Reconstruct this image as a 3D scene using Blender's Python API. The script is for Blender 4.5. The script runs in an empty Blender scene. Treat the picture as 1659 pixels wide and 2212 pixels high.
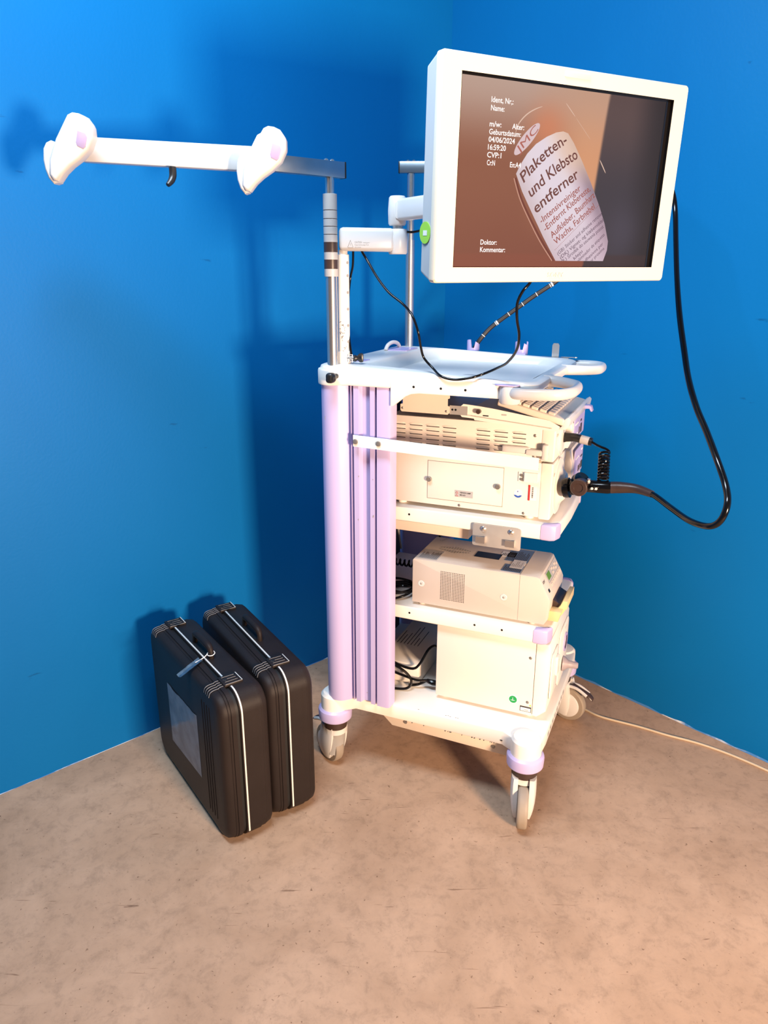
import bpy, bmesh, math, random
from mathutils import Vector, Matrix
from math import sin, cos, pi, radians
random.seed(4)
SC = bpy.context.scene
COL = SC.collection

# ------------------------------------------------------------------ camera, world, lights, exposure
W_, H_ = 1659.0, 2212.0
F_PX = 1589.75
cam_d = bpy.data.cameras.new('camera')
cam = bpy.data.objects.new('camera', cam_d)
COL.objects.link(cam)
cam_d.sensor_fit = 'VERTICAL'
cam_d.sensor_height = 36.0
cam_d.lens = F_PX / H_ * 36.0
cam_d.clip_start = 0.02
pitch, roll = radians(18.004), radians(0.119)
fw = Vector((0, cos(pitch), -sin(pitch)))
rt = Vector((1, 0, 0))
up = rt.cross(fw)
r2 = rt * cos(roll) + up * sin(roll)
u2 = up * cos(roll) - rt * sin(roll)
M = Matrix((r2, u2, -fw)).transposed().to_4x4()
M.translation = Vector((0, 0, 1.5))
cam.matrix_world = M
SC.camera = cam

world = bpy.data.worlds.new('room_light')
SC.world = world
world.use_nodes = True
world.node_tree.nodes['Background'].inputs[0].default_value = (0.50, 0.70, 1.0, 1)
world.node_tree.nodes['Background'].inputs[1].default_value = 0.05

def area(name, loc, target, sx, sy, power, col):
    l = bpy.data.lights.new(name, 'AREA')
    l.shape = 'RECTANGLE'; l.size = sx; l.size_y = sy
    l.energy = power; l.color = col
    o = bpy.data.objects.new(name, l)
    COL.objects.link(o)
    o.location = loc
    o.rotation_euler = (Vector(target) - Vector(loc)).to_track_quat('-Z', 'Y').to_euler()
    return o
area('work_light', (1.60, -0.85, 1.10), (0.1, 2.0, 0.95), 0.42, 0.42, 150, (1.0, 0.69, 0.46))
area('ceiling_light', (-0.45, 1.05, 3.0), (-0.05, 1.8, 0.6), 1.2, 0.5, 54, (0.72, 0.86, 1.0))

SC.view_settings.view_transform = 'Standard'
SC.view_settings.look = 'None'
SC.view_settings.gamma = 1.0
SC.view_settings.use_curve_mapping = False
SC.view_settings.exposure = 0.47

# ------------------------------------------------------------------ materials
def srgb(r, g, b):
    f = lambda c: ((c / 255.0 + 0.055) / 1.055) ** 2.4 if c > 10 else c / 255.0 / 12.92
    return (f(r), f(g), f(b), 1)

def mat(name, col, rough=0.45, metal=0.0, spec=0.5, var=0.0, vscale=8.0, bump=0.0, bscale=200.0, coat=0.0, emis=None, estr=1.0, aniso=False):
    m = bpy.data.materials.new(name); m.use_nodes = True
    nt = m.node_tree; b = nt.nodes['Principled BSDF']
    b.inputs['Base Color'].default_value = col
    b.inputs['Roughness'].default_value = rough
    b.inputs['Metallic'].default_value = metal
    b.inputs['Specular IOR Level'].default_value = spec
    b.inputs['Coat Weight'].default_value = coat
    tc = nt.nodes.new('ShaderNodeTexCoord')
    if var > 0:
        n = nt.nodes.new('ShaderNodeTexNoise'); n.inputs['Scale'].default_value = vscale; n.inputs['Detail'].default_value = 6
        nt.links.new(tc.outputs['Object'], n.inputs['Vector'])
        mx = nt.nodes.new('ShaderNodeMix'); mx.data_type = 'RGBA'
        mx.inputs[6].default_value = tuple(c * (1 - var) for c in col[:3]) + (1,)
        mx.inputs[7].default_value = tuple(min(1, c * (1 + var)) for c in col[:3]) + (1,)
        nt.links.new(n.outputs['Fac'], mx.inputs[0]); nt.links.new(mx.outputs[2], b.inputs['Base Color'])
    if bump > 0:
        n2 = nt.nodes.new('ShaderNodeTexNoise'); n2.inputs['Scale'].default_value = bscale; n2.inputs['Detail'].default_value = 4
        nt.links.new(tc.outputs['Object'], n2.inputs['Vector'])
        bp = nt.nodes.new('ShaderNodeBump'); bp.inputs['Strength'].default_value = bump; bp.inputs['Distance'].default_value = 0.002
        nt.links.new(n2.outputs['Fac'], bp.inputs['Height']); nt.links.new(bp.outputs['Normal'], b.inputs['Normal'])
    if emis:
        b.inputs['Emission Color'].default_value = emis
        b.inputs['Emission Strength'].default_value = estr
    return m

WHITE = mat('white_enamel', (0.84, 0.80, 0.74, 1), 0.35, var=0.03)
CREAM = mat('cream_enamel', (0.80, 0.74, 0.665, 1), 0.42, var=0.03)
BEIGE = mat('beige_plastic', (0.72, 0.62, 0.52, 1), 0.45, var=0.04)
GREYBEIGE = mat('grey_beige_plastic', (0.60, 0.53, 0.47, 1), 0.5, var=0.04)
LILAC = mat('lilac_plastic', (0.50, 0.43, 0.70, 1), 0.35, var=0.03)
LILACD = mat('lilac_shadow_gap', (0.10, 0.07, 0.17, 1), 0.6)
PLILAC = mat('pale_lilac_plastic', (0.40, 0.31, 0.48, 1), 0.4)
WPLAST = mat('white_plastic', (0.66, 0.65, 0.64, 1), 0.3, var=0.02)
GPLAST = mat('pale_grey_plastic', (0.44, 0.43, 0.42, 1), 0.4)
SCREW = mat('dull_screw_metal', (0.26, 0.24, 0.225, 1), 0.4, metal=0.5)
STEEL = mat('polished_steel', (0.66, 0.62, 0.60, 1), 0.26, metal=0.9)
BRUSH = mat('brushed_steel', (0.60, 0.58, 0.56, 1), 0.38, metal=0.55, var=0.08, vscale=60)
GALV = mat('grey_steel_tube', (0.30, 0.36, 0.42, 1), 0.32, metal=0.9, var=0.1, vscale=30)
BLACK = mat('black_plastic', (0.012, 0.012, 0.013, 1), 0.35)
RUBBER = mat('black_rubber', (0.018, 0.016, 0.016, 1), 0.5)
CABLE = mat('glossy_black_cable', (0.004, 0.004, 0.005, 1), 0.14, spec=0.35)
BROWN = mat('dark_brown_plastic', (0.05, 0.03, 0.025, 1), 0.35)
TYRE = mat('grey_rubber_tyre', (0.30, 0.25, 0.20, 1), 0.6, var=0.1, vscale=40)
CASE = mat('black_textured_shell', (0.019, 0.0135, 0.0125, 1), 0.45, spec=0.2, var=0.25, vscale=14, bump=0.25, bscale=900)
CASEGAP = mat('black_seam', (0.006, 0.006, 0.007, 1), 0.6)
TRIMW = mat('white_trim_strip', (0.72, 0.70, 0.66, 1), 0.3)
INK = mat('dark_ink', (0.05, 0.045, 0.045, 1), 0.6)
INKG = mat('grey_ink', (0.32, 0.30, 0.28, 1), 0.6)
INKW = mat('white_ink', (0.85, 0.85, 0.85, 1), 0.5)
INKR = mat('red_ink', (0.45, 0.03, 0.03, 1), 0.5)
INKB = mat('blue_ink', (0.03, 0.10, 0.45, 1), 0.5)
GREENST = mat('lime_sticker', (0.34, 0.66, 0.05, 1), 0.4)
GREEND = mat('green_sticker', (0.01, 0.33, 0.08, 1), 0.4)
PAPER = mat('white_label_paper', (0.80, 0.80, 0.80, 1), 0.5)
GLABEL = mat('silver_label', (0.42, 0.41, 0.41, 1), 0.4)
BLABEL = mat('blue_label', (0.14, 0.22, 0.36, 1), 0.5)
YEL = mat('yellowed_plastic', (0.80, 0.60, 0.30, 1), 0.4)
YDOT = mat('yellow_dot', (0.8, 0.65, 0.1, 1), 0.5)
LCD = mat('green_lcd', (0.12, 0.26, 0.02, 1), 0.25)
SCREENGLASS = mat('screen_border', (0.008, 0.007, 0.007, 1), 0.15)
BCABLE = mat('beige_cable', (0.56, 0.46, 0.33, 1), 0.5)
GCABLE = mat('grey_cable', (0.30, 0.27, 0.25, 1), 0.5)
PTRANS = mat('frosted_clear_plastic', (0.42, 0.46, 0.52, 1), 0.15, var=0.5, vscale=18, bump=0.6, bscale=30)
FILM = mat('clear_tag_film', (0.12, 0.22, 0.34, 1), 0.08, var=0.5, vscale=60, bump=1.0, bscale=60)
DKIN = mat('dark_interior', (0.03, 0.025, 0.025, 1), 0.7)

def floor_mat():
    m = bpy.data.materials.new('worn_beige_linoleum'); m.use_nodes = True
    nt = m.node_tree; b = nt.nodes['Principled BSDF']; N = nt.nodes.new; Lk = nt.links.new
    tc = N('ShaderNodeTexCoord')
    def noise(s, d=6, dist=0.0, rough=0.55):
        n = N('ShaderNodeTexNoise'); n.inputs['Scale'].default_value = s; n.inputs['Detail'].default_value = d
        n.inputs['Distortion'].default_value = dist; n.inputs['Roughness'].default_value = rough
        Lk(tc.outputs['Object'], n.inputs['Vector']); return n
    def ramp(src, stops):
        r = N('ShaderNodeValToRGB'); e = r.color_ramp.elements
        e[0].position, e[0].color = stops[0]; e[1].position, e[1].color = stops[-1]
        for p, c in stops[1:-1]:
            k = e.new(p); k.color = c
        Lk(src, r.inputs[0]); return r
    def mix(f, a, bb, mode='MIX', fac=None):
        x = N('ShaderNodeMix'); x.data_type = 'RGBA'; x.blend_type = mode
        if f is None: x.inputs[0].default_value = fac
        else: Lk(f, x.inputs[0])
        for s, i in ((a, 6), (bb, 7)):
            if isinstance(s, tuple): x.inputs[i].default_value = s
            else: Lk(s, x.inputs[i])
        return x.outputs[2]
    base = ramp(noise(3.4, 10, 0.6, 0.62).outputs['Fac'], [(0.3, (0.36, 0.232, 0.150, 1)), (0.7, (0.50, 0.335, 0.228, 1))])
    n2 = noise(22, 10, 0.35, 0.78)
    sp = ramp(n2.outputs['Fac'], [(0.36, (0.60, 0.60, 0.60, 1)), (0.5, (1, 1, 1, 1)), (0.66, (1.12, 1.10, 1.08, 1))])
    c = mix(None, base.outputs[0], sp.outputs[0], 'MULTIPLY', 0.5)
    n3 = noise(95, 4, 0.5)
    sk = ramp(n3.outputs['Fac'], [(0.27, (0.25, 0.18, 0.14, 1)), (0.34, (1, 1, 1, 1)), (1.0, (1, 1, 1, 1))])
    c = mix(None, c, sk.outputs[0], 'MULTIPLY', 0.75)
    # thin scratches
    for ang, sc in ((0.5, 1.0), (-0.9, 1.3)):
        mp = N('ShaderNodeMapping'); mp.inputs['Rotation'].default_value = (0, 0, ang); mp.inputs['Scale'].default_value = (3.5 * sc, 45 * sc, 1)
        Lk(tc.outputs['Object'], mp.inputs['Vector'])
        s = N('ShaderNodeTexNoise'); s.inputs['Scale'].default_value = 1.6; s.inputs['Detail'].default_value = 3; s.inputs['Distortion'].default_value = 0.7
        Lk(mp.outputs[0], s.inputs['Vector'])
        rr = ramp(s.outputs['Fac'], [(0.24, (0.35, 0.28, 0.24, 1)), (0.275, (1, 1, 1, 1)), (1.0, (1, 1, 1, 1))])
        c = mix(None, c, rr.outputs[0], 'MULTIPLY', 0.7)
    Lk(c, b.inputs['Base Color'])
    b.inputs['Roughness'].default_value = 0.62
    b.inputs['Specular IOR Level'].default_value = 0.3
    bp = N('ShaderNodeBump'); bp.inputs['Strength'].default_value = 0.12; bp.inputs['Distance'].default_value = 0.003
    Lk(n2.outputs['Fac'], bp.inputs['Height']); Lk(bp.outputs['Normal'], b.inputs['Normal'])
    return m

def wall_mat():
    m = bpy.data.materials.new('blue_wall_paint'); m.use_nodes = True
    nt = m.node_tree; b = nt.nodes['Principled BSDF']; N = nt.nodes.new; Lk = nt.links.new
    tc = N('ShaderNodeTexCoord')
    n = N('ShaderNodeTexNoise'); n.inputs['Scale'].default_value = 1.4; n.inputs['Detail'].default_value = 7; n.inputs['Distortion'].default_value = 0.5
    mp = N('ShaderNodeMapping'); mp.inputs['Scale'].default_value = (1, 1, 0.6)
    Lk(tc.outputs['Object'], mp.inputs['Vector']); Lk(mp.outputs[0], n.inputs['Vector'])
    r = N('ShaderNodeValToRGB'); e = r.color_ramp.elements
    e[0].position = 0.3; e[0].color = (0.0005, 0.124, 0.375, 1)
    e[1].position = 0.7; e[1].color = (0.0010, 0.142, 0.41, 1)
    Lk(n.outputs['Fac'], r.inputs[0])
    n2 = N('ShaderNodeTexNoise'); n2.inputs['Scale'].default_value = 9; n2.inputs['Detail'].default_value = 5
    mp2 = N('ShaderNodeMapping'); mp2.inputs['Scale'].default_value = (1, 1, 4.0)
    Lk(tc.outputs['Object'], mp2.inputs['Vector']); Lk(mp2.outputs[0], n2.inputs['Vector'])
    r2_ = N('ShaderNodeValToRGB'); e = r2_.color_ramp.elements
    e[0].position = 0.235; e[0].color = (0.45, 0.45, 0.5, 1); e[1].position = 0.27; e[1].color = (1, 1, 1, 1)
    Lk(n2.outputs['Fac'], r2_.inputs[0])
    x = N('ShaderNodeMix'); x.data_type = 'RGBA'; x.blend_type = 'MULTIPLY'; x.inputs[0].default_value = 0.6
    Lk(r.outputs[0], x.inputs[6]); Lk(r2_.outputs[0], x.inputs[7])
    Lk(x.outputs[2], b.inputs['Base Color'])
    b.inputs['Roughness'].default_value = 0.5
    b.inputs['Specular IOR Level'].default_value = 0.14
    n3 = N('ShaderNodeTexNoise'); n3.inputs['Scale'].default_value = 120; n3.inputs['Detail'].default_value = 3
    Lk(tc.outputs['Object'], n3.inputs['Vector'])
    bp = N('ShaderNodeBump'); bp.inputs['Strength'].default_value = 0.15; bp.inputs['Distance'].default_value = 0.002
    Lk(n3.outputs['Fac'], bp.inputs['Height']); Lk(bp.outputs['Normal'], b.inputs['Normal'])
    return m

def trim_mat():
    m = bpy.data.materials.new('chipped_white_sealant'); m.use_nodes = True
    nt = m.node_tree; b = nt.nodes['Principled BSDF']; N = nt.nodes.new; Lk = nt.links.new
    tc = N('ShaderNodeTexCoord'); n = N('ShaderNodeTexNoise'); n.inputs['Scale'].default_value = 7; n.inputs['Detail'].default_value = 8
    Lk(tc.outputs['Object'], n.inputs['Vector'])
    r = N('ShaderNodeValToRGB'); e = r.color_ramp.elements
    e[0].position = 0.47; e[0].color = (0.05, 0.20, 0.50, 1); e[1].position = 0.56; e[1].color = (0.62, 0.66, 0.70, 1)
    Lk(n.outputs['Fac'], r.inputs[0]); Lk(r.outputs[0], b.inputs['Base Color']); b.inputs['Roughness'].default_value = 0.7
    return m

# ------------------------------------------------------------------ geometry helpers
def frame(z):
    z = z.normalized()
    a = Vector((0, 0, 1)) if abs(z.z) < 0.9 else Vector((1, 0, 0))
    x = a.cross(z).normalized()
    return x, z.cross(x)

class G:
    def __init__(s): s.bm = bmesh.new()
    def _merge(s, b):
        me = bpy.data.meshes.new('tmp'); b.to_mesh(me); b.free(); s.bm.from_mesh(me); bpy.data.meshes.remove(me)
    def box(s, x0, x1, y0, y1, z0, z1, bev=0.0, seg=2, rot=None, at=None):
        b = bmesh.new(); bmesh.ops.create_cube(b, size=1)
        for v in b.verts:
            v.co = Vector(((x0 + x1) / 2 + v.co.x * (x1 - x0), (y0 + y1) / 2 + v.co.y * (y1 - y0), (z0 + z1) / 2 + v.co.z * (z1 - z0)))
        if bev: bmesh.ops.bevel(b, geom=b.edges[:], offset=bev, segments=seg, profile=0.5, affect='EDGES')
        if rot is not None: bmesh.ops.transform(b, matrix=rot, verts=b.verts)
        s._merge(b); return s
    def prism(s, poly, axis, a0, a1, bev=0.0, seg=2):
        """poly: 2D points in the plane normal to axis. axis 'y': (x,z); 'z': (x,y); 'x': (y,z)"""
        b = bmesh.new()
        def mk(p, a):
            return {'y': Vector((p[0], a, p[1])), 'z': Vector((p[0], p[1], a)), 'x': Vector((a, p[0], p[1]))}[axis]
        v0 = [b.verts.new(mk(p, a0)) for p in poly]; v1 = [b.verts.new(mk(p, a1)) for p in poly]
        n = len(poly)
        b.faces.new(v0); b.faces.new(v1[::-1])
        for i in range(n): b.faces.new((v0[i], v1[i], v1[(i + 1) % n], v0[(i + 1) % n]))
        bmesh.ops.recalc_face_normals(b, faces=b.faces)
        if bev:
            es = [e for e in b.edges if (e.verts[0] in v0 and e.verts[1] in v0) or (e.verts[0] in v1 and e.verts[1] in v1)]
            bmesh.ops.bevel(b, geom=es, offset=bev, segments=seg, profile=0.5, affect='EDGES')
        s._merge(b); return s
    def cyl(s, p0, p1, r0, r1=None, n=24, bev=0.0):
        p0, p1 = Vector(p0), Vector(p1); r1 = r0 if r1 is None else r1
        d = p1 - p0; L = d.length
        if bev:
            pr = [(0, 0), (r0 - bev, 0), (r0, bev), (r1, L - bev), (r1 - bev, L), (0, L)]
        else: pr = [(0, 0), (r0, 0), (r1, L), (0, L)]
        return s.lathe(pr, p0, d, n)
    def lathe(s, prof, o, d, n=32):
        o = Vector(o); d = Vector(d).normalized(); x, y = frame(d)
        b = bmesh.new(); rings = []
        for r, h in prof:
            if r <= 1e-6: rings.append([b.verts.new(o + d * h)])
            else: rings.append([b.verts.new(o + d * h + (x * cos(2 * pi * i / n) + y * sin(2 * pi * i / n)) * r) for i in range(n)])
        for A, B in zip(rings, rings[1:]):
            if len(A) == 1 and len(B) == 1: continue
            if len(A) == 1:
                for i in range(n): b.faces.new((A[0], B[i], B[(i + 1) % n]))
            elif len(B) == 1:
                for i in range(n): b.faces.new((A[i], B[0], A[(i + 1) % n]))
            else:
                for i in range(n): b.faces.new((A[i], B[i], B[(i + 1) % n], A[(i + 1) % n]))
        bmesh.ops.recalc_face_normals(b, faces=b.faces)
        s._merge(b); return s
    def tube(s, pts, r, n=10, smooth=6, closed=False, flat=None):
        pts = [Vector(p) for p in pts]
        rs = r if isinstance(r, (list, tuple)) else [r] * len(pts)
        P, R = spline(pts, rs, smooth, closed)
        b = bmesh.new(); rings = []
        T = []
        m = len(P)
        for i in range(m):
            a = P[(i - 1) % m] if (closed or i > 0) else P[i]
            c = P[(i + 1) % m] if (closed or i < m - 1) else P[i]
            T.append((c - a).normalized())
        x, y = frame(T[0])
        for i in range(m):
            x = (x - T[i] * x.dot(T[i])).normalized(); y = T[i].cross(x)
            if flat:
                yy = Vector((0, 0, 1)); xx = yy.cross(T[i]).normalized()
                rings.append([b.verts.new(P[i] + xx * cos(2 * pi * k / n) * R[i] * flat[0] + yy * sin(2 * pi * k / n) * R[i] * flat[1]) for k in range(n)])
            else:
                rings.append([b.verts.new(P[i] + (x * cos(2 * pi * k / n) + y * sin(2 * pi * k / n)) * R[i]) for k in range(n)])
        for i in range(m if closed else m - 1):
            A, B = rings[i], rings[(i + 1) % m]
            for k in range(n): b.faces.new((A[k], A[(k + 1) % n], B[(k + 1) % n], B[k]))
        if not closed:
            b.faces.new(rings[0][::-1]); b.faces.new(rings[-1])
        bmesh.ops.recalc_face_normals(b, faces=b.faces)
        s._merge(b); return s
    def poly(s, pts, th=0.0, nrm=None):
        b = bmesh.new(); vs = [b.verts.new(Vector(p)) for p in pts]; f = b.faces.new(vs)
        if th:
            nn = Vector(nrm); ex = bmesh.ops.extrude_face_region(b, geom=[f])
            bmesh.ops.translate(b, vec=nn * th, verts=[g for g in ex['geom'] if isinstance(g, bmesh.types.BMVert)])
            bmesh.ops.recalc_face_normals(b, faces=b.faces)
        s._merge(b); return s
    def add(s, me, mtx=None):
        n0 = len(s.bm.verts); s.bm.from_mesh(me); s.bm.verts.ensure_lookup_table()
        if mtx is not None:
            for v in s.bm.verts[n0:]: v.co = mtx @ v.co
        return s

def spline(pts, rs, k, closed=False):
    if k <= 1: return list(pts), list(rs)
    n = len(pts); P = []; R = []
    rng = n if closed else n - 1
    for i in range(rng):
        g = (lambda j: pts[j % n]) if closed else (lambda j: pts[max(0, min(n - 1, j))])
        p0, p1, p2, p3 = g(i - 1), g(i), g(i + 1), g(i + 2)
        ra, rb = rs[i], rs[(i + 1) % n]
        for j in range(k):
            t = j / k
            P.append(0.5 * ((2 * p1) + (p2 - p0) * t + (2 * p0 - 5 * p1 + 4 * p2 - p3) * t * t + (3 * p1 - p0 - 3 * p2 + p3) * t ** 3))
            R.append(ra + (rb - ra) * t)
    if not closed: P.append(pts[-1].copy()); R.append(rs[-1])
    return P, R

def rrect(x0, x1, y0, y1, r, n=6):
    o = []
    for cx, cy, a in ((x1 - r, y1 - r, 0), (x0 + r, y1 - r, 90), (x0 + r, y0 + r, 180), (x1 - r, y0 + r, 270)):
        for i in range(n + 1):
            t = radians(a + 90 * i / n); o.append((cx + r * cos(t), cy + r * sin(t)))
    return o

TH = {}
def thing(name, label, cat, base=(0, 0, 0), yaw=0.0, group=None, world=None):
    o = bpy.data.objects.new(name, None); COL.objects.link(o)
    o.empty_display_size = 0.05
    o['label'] = label; o['category'] = cat
    if group: o['group'] = group
    o.location = world if world is not None else base
    o.rotation_euler = (0, 0, yaw)
    TH[o.name] = Vector(base)
    return o

def part(name, g, m, parent=None, ang=35, label=None, sub=None, kind=None):
    """links the geometry as one mesh object; coordinates are given in the frame of the thing"""
    me = bpy.data.meshes.new(name)
    root = parent
    while root is not None and root.parent is not None: root = root.parent
    if root is not None:
        off = TH[root.name]
        for v in g.bm.verts: v.co -= off
    g.bm.to_mesh(me); g.bm.free()
    if isinstance(m, (list, tuple)):
        for q in m: me.materials.append(q)
    else: me.materials.append(m)
    for p in me.polygons: p.use_smooth = True
    me.set_sharp_from_angle(angle=radians(ang))
    o = bpy.data.objects.new(name, me); COL.objects.link(o)
    if parent is not None: o.parent = parent
    if label: o['label'] = label
    if kind: o['kind'] = kind
    return o

def text_mesh(txt, size=1.0, sx=1.0, shear=0.0, bold=0.0):
    cu = bpy.data.curves.new('t', 'FONT'); cu.body = txt; cu.size = size; cu.shear = shear; cu.offset = bold
    cu.resolution_u = 3
    o = bpy.data.objects.new('t', cu); COL.objects.link(o)
    dg = bpy.context.evaluated_depsgraph_get()
    me = bpy.data.meshes.new_from_object(o.evaluated_get(dg))
    bpy.data.objects.remove(o); bpy.data.curves.remove(cu)
    return me

def text_on(g, txt, o, xd, yd, width, height, bold=0.0, bend=0.0, clip=None, squeeze=0.0):
    """flat lettering: o = start of the baseline, xd, yd = reading and up directions, width of the whole line, height of a capital"""
    me = text_mesh(txt, 1.0, bold=bold)
    if not me.vertices: return g
    xs = [v.co.x for v in me.vertices]; x0, x1 = min(xs), max(xs)
    sx = width / max(1e-6, x1 - x0); sy = height / 0.70
    o, xd, yd = Vector(o), Vector(xd).normalized(), Vector(yd).normalized()
    for v in me.vertices:
        t = (v.co.x - x0) / (x1 - x0)
        tt = t + squeeze * t * (1 - t)
        v.co = o + xd * (tt * width) + yd * (v.co.y * sy + bend * 4 * t * (1 - t))
    b = bmesh.new(); b.from_mesh(me); bpy.data.meshes.remove(me)
    if clip:
        for co, no in clip:
            bmesh.ops.bisect_plane(b, geom=b.verts[:] + b.edges[:] + b.faces[:], plane_co=co, plane_no=no, clear_outer=True)
    g._merge(b); return g

# ------------------------------------------------------------------ the room
def struct(name, g, m):
    o = part(name, g, m); o['kind'] = 'structure'; return o
KX, KY = 0.246, 3.112                     # the corner of the two walls
wa = radians(42.008)
dL = Vector((-cos(wa), -sin(wa), 0)); dR = Vector((sin(wa), -cos(wa), 0))
K0 = Vector((KX, KY, 0))
g = G(); g.box(-4.5, 4.8, -2.4, 4.6, -0.06, 0.0)
struct('floor', g, floor_mat())
WM = wall_mat()
def wall(name, d, out, L):
    g = G()
    p = [K0 - d * 0.0, K0 + d * L, K0 + d * L + out * 0.12, K0 + out * 0.12 - d * 0.14]
    b = bmesh.new()
    lo = [b.verts.new(q) for q in p]; hi = [b.verts.new(q + Vector((0, 0, 3.2))) for q in p]
    b.faces.new(lo[::-1]); b.faces.new(hi)
    for i in range(4): b.faces.new((lo[i], lo[(i + 1) % 4], hi[(i + 1) % 4], hi[i]))
    bmesh.ops.recalc_face_normals(b, faces=b.faces)
    g._merge(b)
    return struct(name, g, WM)
wall('wall_left', dL, -dR, 5.2)
wall('wall_right', dR, -dL, 4.2)
TM = trim_mat()
def trimstrip(name, d, inn, L, h, dep):
    g = G(); n = 90; b = bmesh.new(); rows = []
    for i in range(n + 1):
        p = K0 + d * (L * i / n); w = dep * (0.5 + 0.5 * random.random()); hh = h * (0.25 + 0.9 * random.random() ** 2)
        rows.append([b.verts.new(p + Vector((0, 0, 0.0))), b.verts.new(p + Vector((0, 0, hh)) + inn * 0.0008), b.verts.new(p + inn * w + Vector((0, 0, 0.0006)))])
    for A, B in zip(rows, rows[1:]):
        b.faces.new((A[1], B[1], B[2], A[2])); b.faces.new((A[0], B[0], B[1], A[1])); b.faces.new((A[2], B[2], B[0], A[0]))
    bmesh.ops.recalc_face_normals(b, faces=b.faces); g._merge(b)
    struct(name, g, TM)
trimstrip('trim_1', dL, dR, 5.0, 0.004, 0.003)
trimstrip('trim_2', dR, dL, 4.0, 0.009, 0.004)

# ------------------------------------------------------------------ the cart (frame: u forwards, v across, z up)
OX, OY, YAW = 0.401, 1.765, radians(-23.078)
def WP(u, v, z): return Vector((OX + u * cos(YAW) - v * sin(YAW), OY + u * sin(YAW) + v * cos(YAW), z))
def oncart(name, label, cat, base, group=None):
    return thing(name, label, cat, base, YAW, group, world=WP(*base))
CW = 0.56
cart = oncart('equipment_cart', 'white and lilac wheeled equipment trolley with shelves standing in the blue corner', 'cart', (-0.28, 0.28, 0.0))

# base
def loop_base():
    r = 0.043; pts = []
    def arc(cx, cy, a0, a1, rr=r, n=8):
        for i in range(n + 1):
            t = radians(a0 + (a1 - a0) * i / n); pts.append((cx + rr * cos(t), cy + rr * sin(t)))
    arc(0.0, 0.0, 200, 340); pts.append((0.046, 0.05)); pts.append((0.046, CW - 0.05)); arc(0.0, CW, 20, 160)
    pts.append((-0.07, CW - 0.005)); pts.append((-0.50, CW - 0.005))
    arc(-0.6, CW, 30, 190); pts.append((-0.635, CW - 0.06)); pts.append((-0.635, 0.06)); arc(-0.6, 0.0, 170, 330)
    pts.append((-0.53, 0.004)); pts.append((-0.07, 0.004))
    return pts
g = G(); g.prism(loop_base(), 'z', 0.216, 0.262, bev=0.005)
base = part('base', g, WHITE, cart)
g = G(); g.prism([(-0.47, 0.218), (-0.42, 0.172), (-0.06, 0.165), (-0.04, 0.18), (-0.035, 0.218)], 'y', 0.03, CW - 0.03, bev=0.002)
part('cable_channel', g, BEIGE, cart, label='beige sheet metal channel under the base')
g = G()
for u, z in ((-0.375, 0.196), (-0.10, 0.186)): part('screw', G().cyl((u, 0.031, z), (u, 0.027, z), 0.0055, n=12), SCREW, cart)
g = G()
random.seed(9)
for i in range(14):
    u = -0.40 + 0.34 * random.random(); w = 0.002 + 0.005 * random.random()
    g.box(u, u + w, 0.0025, 0.006, 0.2165, 0.2165 + 0.0006 + 0.0008 * random.random())
g.box(-0.075, -0.069, 0.002, 0.006, 0.230, 0.2335)
for u, v in ((-0.245, 0.014), (-0.238, 0.016), (-0.231, 0.013), (-0.215, 0.015), (-0.208, 0.014), (-0.33, 0.012)):
    g.box(u, u + 0.004, v, v + 0.0012, 0.2618, 0.2624)
part('paint_chips', g, INK, base, kind='stuff')
g = G()
for i in range(8): g.box(0.0455, 0.0465, 0.07 + i * 0.034, 0.072 + i * 0.034 + 0.016, 0.232, 0.2325 + 0.012)
part('grille', g, INKG, base)

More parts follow.
